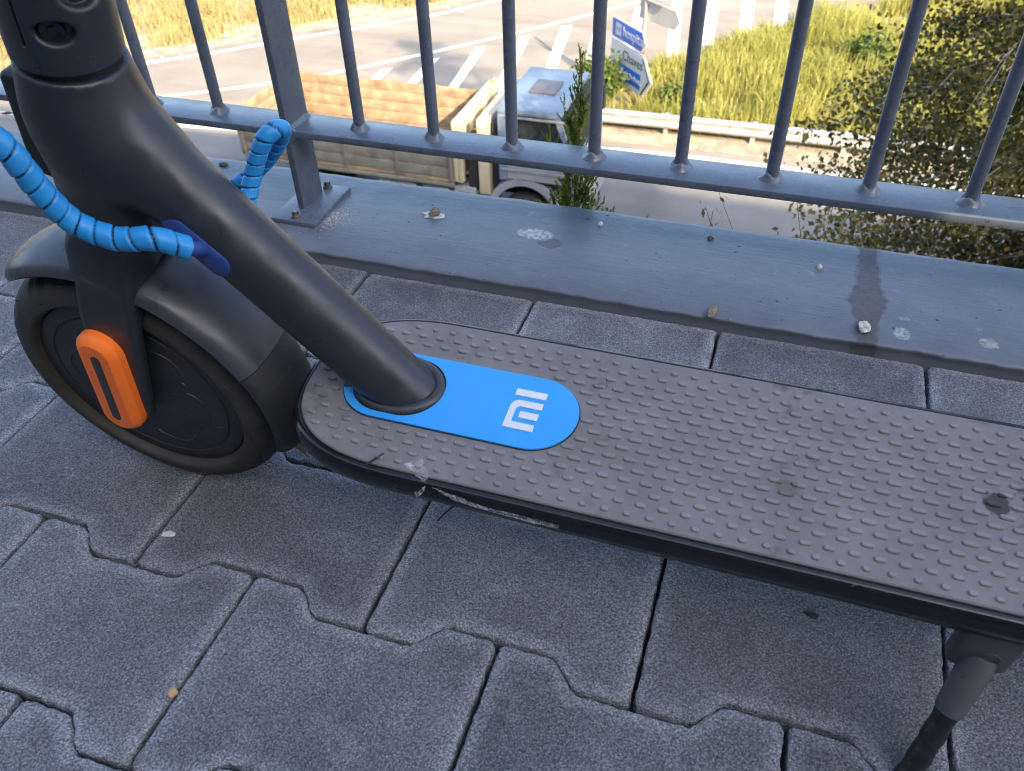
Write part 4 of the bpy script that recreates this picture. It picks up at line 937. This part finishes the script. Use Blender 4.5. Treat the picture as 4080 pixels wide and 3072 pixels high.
# birch: trunk, limbs, hanging twigs, leaves
TB = Vector((3.35, 7.3, ZR)); bt = empty('birch_tree', TB); tag(bt, 'small-leaved birch hanging in front of the guard rail at the right', 'tree')
rnd = random.Random(21); tr = MB(); tr.tube([(0, 0, -.3), (.05, .03, 2), (-.05, .06, 4.5), (.08, 0, 7), (.02, .05, 9.5), (.05, 0, 12.4)], [.17, .14, .115, .085, .05, .015], 12)
tips = []
for i in range(74):
    low = i < 44; h = 3.0+4.2*(i/44) if low else 7.2+4.8*((i-44)/30); a = i*2.4+rnd.uniform(-.3, .3)
    ln = (2.55 if low else 2.5-.33*(h-7))*rnd.uniform(.7, 1.12)
    pts = [Vector((0, 0, h))]; dr = Vector((math.cos(a), math.sin(a), .8))
    for s_ in range(6): pts.append(pts[-1]+dr.normalized()*ln/6); dr.z -= .30; dr.x += rnd.uniform(-.15, .15); dr.y += rnd.uniform(-.15, .15)
    tr.tube(pts, [.035, .028, .02, .014, .009, .006, .003], 5); tips.append((pts, low))
tr.build('trunk', M['bark'], bt, True)
tw = MB(); LP = []
for pts, low in tips:
    for s_ in range(1, 7):
        for r_ in range(19 if low else 7):
            base = pts[s_-1]+(pts[s_]-pts[s_-1])*rnd.random(); q = [base]; dr = Vector((rnd.gauss(0, .8), rnd.gauss(0, .8), rnd.uniform(-.2, .5))); L = rnd.uniform(.35, 1.0)
            for j in range(5): q.append(q[-1]+dr.normalized()*L/5); dr.z -= .55
            if r_ < 5: tw.tube([q[0], q[2], q[5]], [.004, .003, .0015], 3, False)
            for j in range(1, 6):
                for _ in range(5): LP.append(q[j-1]+(q[j]-q[j-1])*rnd.random()+Vector((rnd.gauss(0, .05), rnd.gauss(0, .05), rnd.gauss(0, .05))))
tw.build('twigs', M['bark'], bt)
LP = np.array([q[:] for q in LP]); V, F = leafcloud(LP, .036, np.random.RandomState(3), 1.35, .8)
cr = mknp('crown', V, F, M['birch'], bt, False); attr(cr, 'tint', np.repeat(np.random.RandomState(4).rand(len(LP)), 4))

def bush(name, loc, rx, ry, rz, n, size, label, group=None, seed=0, mat='bush'):
    b0 = empty(name, loc); tag(b0, label, 'bush', group); rs_ = np.random.RandomState(seed); rnd_ = random.Random(seed); m_ = MB(); P = []
    for i in range(16):
        a = rnd_.uniform(0, 6.28); e = rnd_.uniform(.15, 1); q = Vector((math.cos(a)*rx*e*.8, math.sin(a)*ry*e*.8, rz*rnd_.uniform(.6, 1.05)))
        m_.tube([(0, 0, -.05), q*.5+Vector((0, 0, rz*.1)), q], [.012, .008, .003], 4); 
        for k in range(n//16): t = rnd_.uniform(.25, 1.05); P.append(np.array(q)*t+rs_.normal(0, .16*min(rx, rz), 3))
    m_.build('stems', M['twig'], b0); P = np.array(P); P[:, 2] = np.abs(P[:, 2])
    V, F = leafcloud(P, size, rs_, 2.2); o = mknp('foliage', V, F, M[mat], b0, False); attr(o, 'tint', np.repeat(rs_.rand(len(P))*.9, 4)); return b0
bush('bush', (-3.95, 19.75, ZR), .75, .6, 1.15, 2600, .07, 'dark green bush at the tip of the island beside the sign post', seed=1)
bush('bush', (-2.0, 20.0, ZR), .5, .4, .6, 1200, .06, 'low greenish bush right of the sign post behind the guard rail', seed=2)
bush('bush', (2.3, 23.5, ZR), .8, .7, .95, 1800, .07, 'dark green bush in the middle of the tall grass', seed=3)

# young cypress shoot at the outer side of the kerb
cy = empty('cypress_shoot', (.389, .622, -.20)); tag(cy, 'upright green cypress shoot rooted at the outer side of the kerb', 'plant')
rnd = random.Random(31); cs = MB(); cs.tube([(0, -.012, -.02), (-.002, .004, .08), (.0, .008, .2), (.004, .008, .29), (.005, .008, .395)], [.0032, .0028, .0022, .0015, .0006], 7); cs.build('stem', M['twig'], cy, True)
LP = []; LD = []; LS = []
def spray(base, dr, L, depth):
    q = Vector(base); d = Vector(dr).normalized(); n = max(3, int(L/.0022)); 
    for i in range(n):
        d = (d+Vector((rnd.gauss(0, .05), rnd.gauss(0, .05), .035))).normalized(); q = q+d*L/n
        for _ in range(2): LP.append(q[:]); LD.append((d+Vector((rnd.gauss(0, .42), rnd.gauss(0, .42), rnd.gauss(0, .25)))).normalized()[:]); LS.append(.0050*(1-.4*i/n))
        if depth < 2 and i > 1 and rnd.random() < (.30 if depth == 0 else .22):
            spray(q, d+Vector((rnd.gauss(0, .55), rnd.gauss(0, .55), .35)), L*rnd.uniform(.3, .5)*(1-.5*i/n), depth+1)
def stempt(z): return Vector((.002*z/.3, .006, z))
for i in range(84):
    z = .06+.30*(i/84)**1.15; a = rnd.uniform(0, 6.28); t = (z-.06)/.30
    L = (.085*(1-t)**1.0+.014)*rnd.uniform(.5, 1.15); up = .75+.8*t
    if .205 < z < .235 and rnd.random() < .5: continue
    spray(stempt(z), (math.cos(a)*.72, math.sin(a)*.35, up), L, 0)

for i in range(20):
    z = .235+.15*(i/20); q = Vector(stempt(z)); LQ = rnd.uniform(0, 6.28)
    spray(q, (math.cos(LQ)*.35, math.sin(LQ)*.35, 1), .016*(1.2-.6*i/20), 2)
spray(stempt(.355), (.02, 0, 1), .042, 1); spray(stempt(.285), (-.30, 0, .62), .062, 1); spray(stempt(.300), (.32, 0, .58), .052, 1); spray(stempt(.21), (-.34, 0, .72), .085, 0); spray(stempt(.30), (.12, 0, .9), .06, 1)
P = np.array(LP); Dv = np.array(LD); S_ = np.array(LS)[:, None]; rs_ = np.random.RandomState(2); a = rs_.normal(size=P.shape); a -= Dv*(a*Dv).sum(1, keepdims=True); a /= np.linalg.norm(a, axis=1, keepdims=True)
V = np.stack([P-a*S_*.25, P+a*S_*.25, P+Dv*S_*1.1], 1).reshape(-1, 3); F = np.arange(len(P)*3).reshape(-1, 3)
o = mknp('foliage', V, F, M['conifer'], cy, False); attr(o, 'tint', np.repeat(rs_.rand(len(P))*.9, 3))
# thin weeds on the wall face
for wi, (wx, wy, wh_, lab) in enumerate(((.60, .66, .16, 'thin dry weed behind the kerb below the lower rail'), (.66, .70, .2, 'yellowish weed behind the kerb left of the birch'))):
    w0 = empty('weed', (wx, .6, -.20)); tag(w0, lab, 'weed'); m_ = MB(); rnd = random.Random(50+wi); P = []
    for k in range(5):
        q = [Vector((0, 0, 0))]; dr = Vector((rnd.gauss(0, .25), .35, 1)); 
        for j in range(7): q.append(q[-1]+dr.normalized()*(wh_/5)); dr += Vector((rnd.gauss(0, .15), rnd.gauss(0, .1), -.02))
        m_.tube(q, [.0006]*4+[.0004]*4, 4, False)
        for j in range(2, 8):
            for _ in range(3): P.append(np.array(q[j])+np.random.RandomState(k*50+j*5+_).normal(0, .006, 3))
    m_.build('stems', M['twig'], w0); V, F = leafcloud(np.array(P), .0042, np.random.RandomState(wi), 2.4); o = mknp('foliage', V, F, M['weed'], w0, False); attr(o, 'tint', np.repeat(np.random.RandomState(wi).rand(len(P)), 4))

# ---------------------------------------------------------------- tipper truck
tk = empty('tipper_truck', (-9.65, 14.075, ZR)); tag(tk, 'tipper truck with brown plank bed and pale blue cab driving past below', 'truck')
def tb(name, x0, x1, y0, y1, z0, z1, mat, b=.012, parent=tk): return MB().box(x0, x1, y0, y1, z0, z1, b).build(name, M[mat], parent, True, 30)
fl = tb('bed_floor', .02, 4.55, -1.06, 1.06, 1.10, 1.18, 'wood')
for k in range(4):
    z = 1.19+k*.218
    tb('side_board', .06, 4.52, -1.075, -1.035, z, z+.208, 'board'); tb('side_board', .06, 4.52, 1.035, 1.075, z, z+.208, 'wood')
    tb('tail_board', .0, .045, -1.03, 1.03, z, z+.208, 'wood')
for x in (.03, 1.15, 2.3, 3.4, 4.5):
    tb('stake', x-.035, x+.035, -1.115, -1.078, 1.12, 2.06, 'board'); tb('stake', x-.035, x+.035, 1.078, 1.115, 1.12, 2.06, 'wood')
tb('corner_post', -.03, .07, 1.0, 1.1, 1.15, 2.22, 'cream'); tb('corner_post', -.03, .07, -1.12, -1.03, 1.15, 2.10, 'board')
tb('side_rail', .0, 4.55, -1.10, -1.03, 1.02, 1.095, 'board'); tb('side_rail', .0, 4.55, 1.03, 1.10, 1.02, 1.095, 'board')
hb_ = tb('headboard', 4.56, 4.64, -1.06, 1.06, 1.12, 2.30, 'cream')
for y in (-1.0, -.35, .35, 1.0): tb('rib', 4.645, 4.74, y-.06, y+.06, 1.12, 2.34, 'cream', parent=hb_)
tb('tool_box', 4.80, 4.98, -.95, .95, .95, 2.0, 'dark'); 
for y, z in ((-.5, 1.6), (.25, 1.75)): MB().prism([(-.16, -.12), (.16, 0), (-.16, .12)], 0, .01, lambda a, b_, h, y=y, z=z: (4.79-h, y+a, z+b_)).build('hazard_mark', M['yellow'], tk)
for y in (-.55, .0, .6): MB().prism([(-.12, -.06), (.14, -.02), (.02, .07)], 0, .012, lambda a, b_, h, y=y: (4.89+b_, y+a, 2.002+h)).build('hazard_mark', M['yellow'], tk)
tb('crane_column', 5.02, 5.24, -.98, .98, .9, 2.36, 'cream'); tb('air_filter', 5.28, 5.42, -.9, -.55, .95, 2.3, 'dark'); tb('exhaust_stack', 5.28, 5.40, .55, .75, .9, 2.5, 'galv')
for k in range(5): tb('cab_rung', 5.27, 5.44, -.5, .5, 1.1+k*.24, 1.16+k*.24, 'dark')
for s in (-1, 1): tb('chassis_rail', -.1, 6.3, s*.42-.05, s*.42+.05, .72, .95, 'dark')
tb('fuel_tank', 2.9, 3.7, -1.0, -.55, .5, .95, 'galv', .06); tb('side_guard', 1.9, 2.75, -1.05, -1.0, .55, .68, 'galv'); tb('battery_box', 3.85, 4.4, -1.0, -.55, .5, .95, 'cabl', .03)
tb('side_locker', 4.5, 4.95, -1.02, -.6, .55, 1.0, 'cabl', .03)
def twheel(x, y, s, w=.28):
    m = MB(); m.lathe([(.28, -w/2), (.47, -w/2), (.5, -w/2+.05), (.505, 0), (.5, w/2-.05), (.47, w/2), (.28, w/2)], (x, y, .505), (0, 1, 0), 40); o = m.build('wheel', M['ttyre'], tk, True, 35)
    m = MB(); m.lathe([(.29, w/2-.02), (.27, w/2-.02), (.25, w/2-.09), (.12, w/2-.06), (.10, w/2+.02), (0, w/2+.02)], (x, y, .505), (0, s, 0), 32); m.build('rim', M['rim'], o, True, 35)
for s in (-1, 1):
    twheel(5.93, s*.92, s); twheel(1.25, s*.9, s); twheel(1.25, s*.58, s)
    m = MB(); v = []
    for i in range(13):
        a = math.pi*(.02+.96*i/12); v += [(5.93+.60*math.cos(a), s*1.06, .62+.60*math.sin(a)), (5.93+.74*math.cos(a), s*1.06, .62+.74*math.sin(a)), (5.93+.74*math.cos(a), s*.7, .62+.74*math.sin(a)), (5.93+.60*math.cos(a), s*.7, .62+.60*math.sin(a))]
    f = [(i*4+k, i*4+(k+1) % 4, i*4+4+(k+1) % 4, i*4+4+k) for i in range(12) for k in range(4)]; m.add(v, f); m.build('wheel_arch', M['cabl'], tk, True, 40)
    dr = MB(); dr.prism([(5.62, 1.34), (6.66, 1.34), (6.80, 1.72), (6.72, 2.10), (5.62, 2.10)], s*1.02, s*1.06, lambda a, b_, h: (a, h, b_)); do = dr.build('door', M['cabl'], tk)
    tb('door_handle', 5.72, 5.88, s*1.075-.012, s*1.075+.012, 1.84, 1.87, 'dark', .004, do); tb('trim_strip', 5.5, 6.85, s*1.068-.007, s*1.068+.007, 1.49, 1.545, 'galv', .003, do)
    wi = MB(); wi.prism([(5.70, 2.115), (6.66, 2.115), (6.50, 2.50), (5.70, 2.50)], s*1.01, s*1.02, lambda a, b_, h: (a, h, b_)); wi.build('side_window', M['glass'], tk)
    pi = MB(); pi.prism([(5.46, 1.3), (5.61, 1.3), (5.61, 2.1), (5.69, 2.11), (5.69, 2.54), (5.46, 2.54)], s*1.0, s*1.055, lambda a, b_, h: (a, h, b_)); pi.build('rear_pillar', M['cab'], tk)
    pi = MB(); pi.prism([(6.665, 2.11), (6.76, 2.10), (6.60, 2.54), (6.50, 2.54)], s*.99, s*1.05, lambda a, b_, h: (a, h, b_)); pi.build('front_pillar', M['cab'], tk)
    tb('mirror', 6.78, 6.86, s*1.30-.09, s*1.30+.09, 1.85, 2.30, 'dark', .02); MB().tube([(6.7, s*1.03, 2.35), (6.82, s*1.25, 2.32)], .014, 8).build('mirror_arm', M['dark'], tk, True)
    tb('headlight', 6.915, 6.95, s*.75-.14, s*.75+.14, .95, 1.12, 'glass', .01); tb('step', 5.7, 6.4, s*1.0-.06, s*1.0+.06, .52, .58, 'dark')
tb('rear_wall', 5.44, 5.50, -.99, .99, 1.25, 2.52, 'cab'); tb('cab_floor', 5.45, 6.86, -1.0, 1.0, 1.24, 1.32, 'dark'); tb('front_panel', 6.80, 6.90, -1.02, 1.02, 1.0, 1.80, 'cab', .03); tb('bumper', 6.82, 7.0, -1.07, 1.07, .45, .98, 'cabl', .04)
ws = MB(); ws.prism([(6.83, 1.80), (6.845, 1.80), (6.60, 2.53), (6.585, 2.53)], -.98, .98, lambda a, b_, h: (a, h, b_)); ws.build('windscreen', M['glass'], tk)
rf_ = MB().box(5.42, 6.62, -1.03, 1.03, 2.52, 2.66, .06).build('cab_roof', M['cab'], tk, True, 40)
tb('roof_hatch', 5.80, 6.30, -.30, .32, 2.662, 2.70, 'hatch', .02, rf_); tb('sun_visor', 6.60, 6.74, -.95, .95, 2.46, 2.54, 'dark', .01); tb('gutter', 5.5, 6.7, -1.065, -1.04, 2.49, 2.53, 'galv', .004)
for y in (-.5, .5):
    tb('seat', 5.62, 6.08, y-.24, y+.24, 1.33, 1.62, 'dark', .04); tb('seat_back', 5.53, 5.66, y-.24, y+.24, 1.62, 2.25, 'dark', .04)
MB().lathe([(.215, -.012), (.235, 0), (.215, .012), (.2, 0)], (6.42, -.5, 1.86), (-.75, 0, .66), 28, True).build('steering_wheel', M['dark'], tk, True)

# driver on the near seat, arm on the window sill
dv = empty('person', (-9.65+5.85, 14.075-.52, ZR+1.62)); tag(dv, 'driver in pale green shirt seated in the truck cab with elbow at the window', 'person')
def f_shirt(P):
    d = sd_cone(P, (-.06, 0, .10), (-.06, 0, .42), .135, .15); Q = P*np.array([1, .8, 1]); d = sd_cone(Q, (-.06, 0, .08), (-.05, 0, .40), .12, .135)
    for s in (-1, 1): d = smin(d, sd_cone(P, (-.05, s*.19, .44), (.06, s*.30 if s < 0 else .26, .20), .062, .048), .05)
    return d
def f_skin(P):
    d = sd_ell(P, (-.01, 0, .66), (.098, .078, .12)); d = smin(d, sd_cone(P, (-.05, 0, .45), (-.03, 0, .60), .058, .055), .03)
    d = smin(d, sd_ell(P, (.088, 0, .65), (.022, .014, .024)), .015); d = smin(d, sd_ell(P, (.07, 0, .585), (.03, .035, .022)), .02)
    for s in (-1, 1):
        e = .30 if s < 0 else .26; d = smin(d, sd_ell(P, (-.015, s*.08, .655), (.02, .012, .032)), .01)
        d = np.minimum(d, sd_cone(P, (.06, s*e, .20), (.36, s*.17, .30), .042, .029)); d = smin(d, sd_ell(P, (.41, s*.16, .315), (.05, .022, .04)), .02)
        for k in range(4): d = smin(d, sd_cone(P, (.44, s*.165, .335-.019*k), (.475, s*.14, .335-.019*k), .0095, .0085), .006)
        d = smin(d, sd_cone(P, (.40, s*.145, .335), (.445, s*.125, .355), .011, .009), .008)
    return smin(d, sd_cone(P, (-.055, 0, .10), (-.05, 0, .40), .10, .11), .03)
def f_legs(P):
    d = None
    for s in (-1, 1):
        q = smin(sd_cone(P, (-.04, s*.09, .05), (.40, s*.11, .06), .088, .062), sd_cone(P, (.40, s*.11, .06), (.50, s*.11, -.27), .06, .045), .03); d = q if d is None else smin(d, q, .03)
    return d
vt, q_ = surfnet(f_skin, (-.25, -.42, -.02), (.55, .42, .82), .011); mknp('body', vt, q_, M['skin'], dv)
vt, q_ = surfnet(f_shirt, (-.3, -.42, -.1), (.3, .42, .6), .016); mknp('shirt', vt, q_, M['shirt'], dv)
vt, q_ = surfnet(f_legs, (-.2, -.3, -.35), (.6, .3, .2), .018); mknp('trousers', vt, q_, M['navy'], dv)
vt, q_ = surfnet(lambda P: smax(sd_ell(P, (-.022, 0, .685), (.104, .085, .118)), (P[:, 0]-.055)*.8-(P[:, 2]-.70)*.6, .02), (-.2, -.15, .5), (.15, .15, .85), .011); mknp('hair', vt, q_, M['hair'], dv)
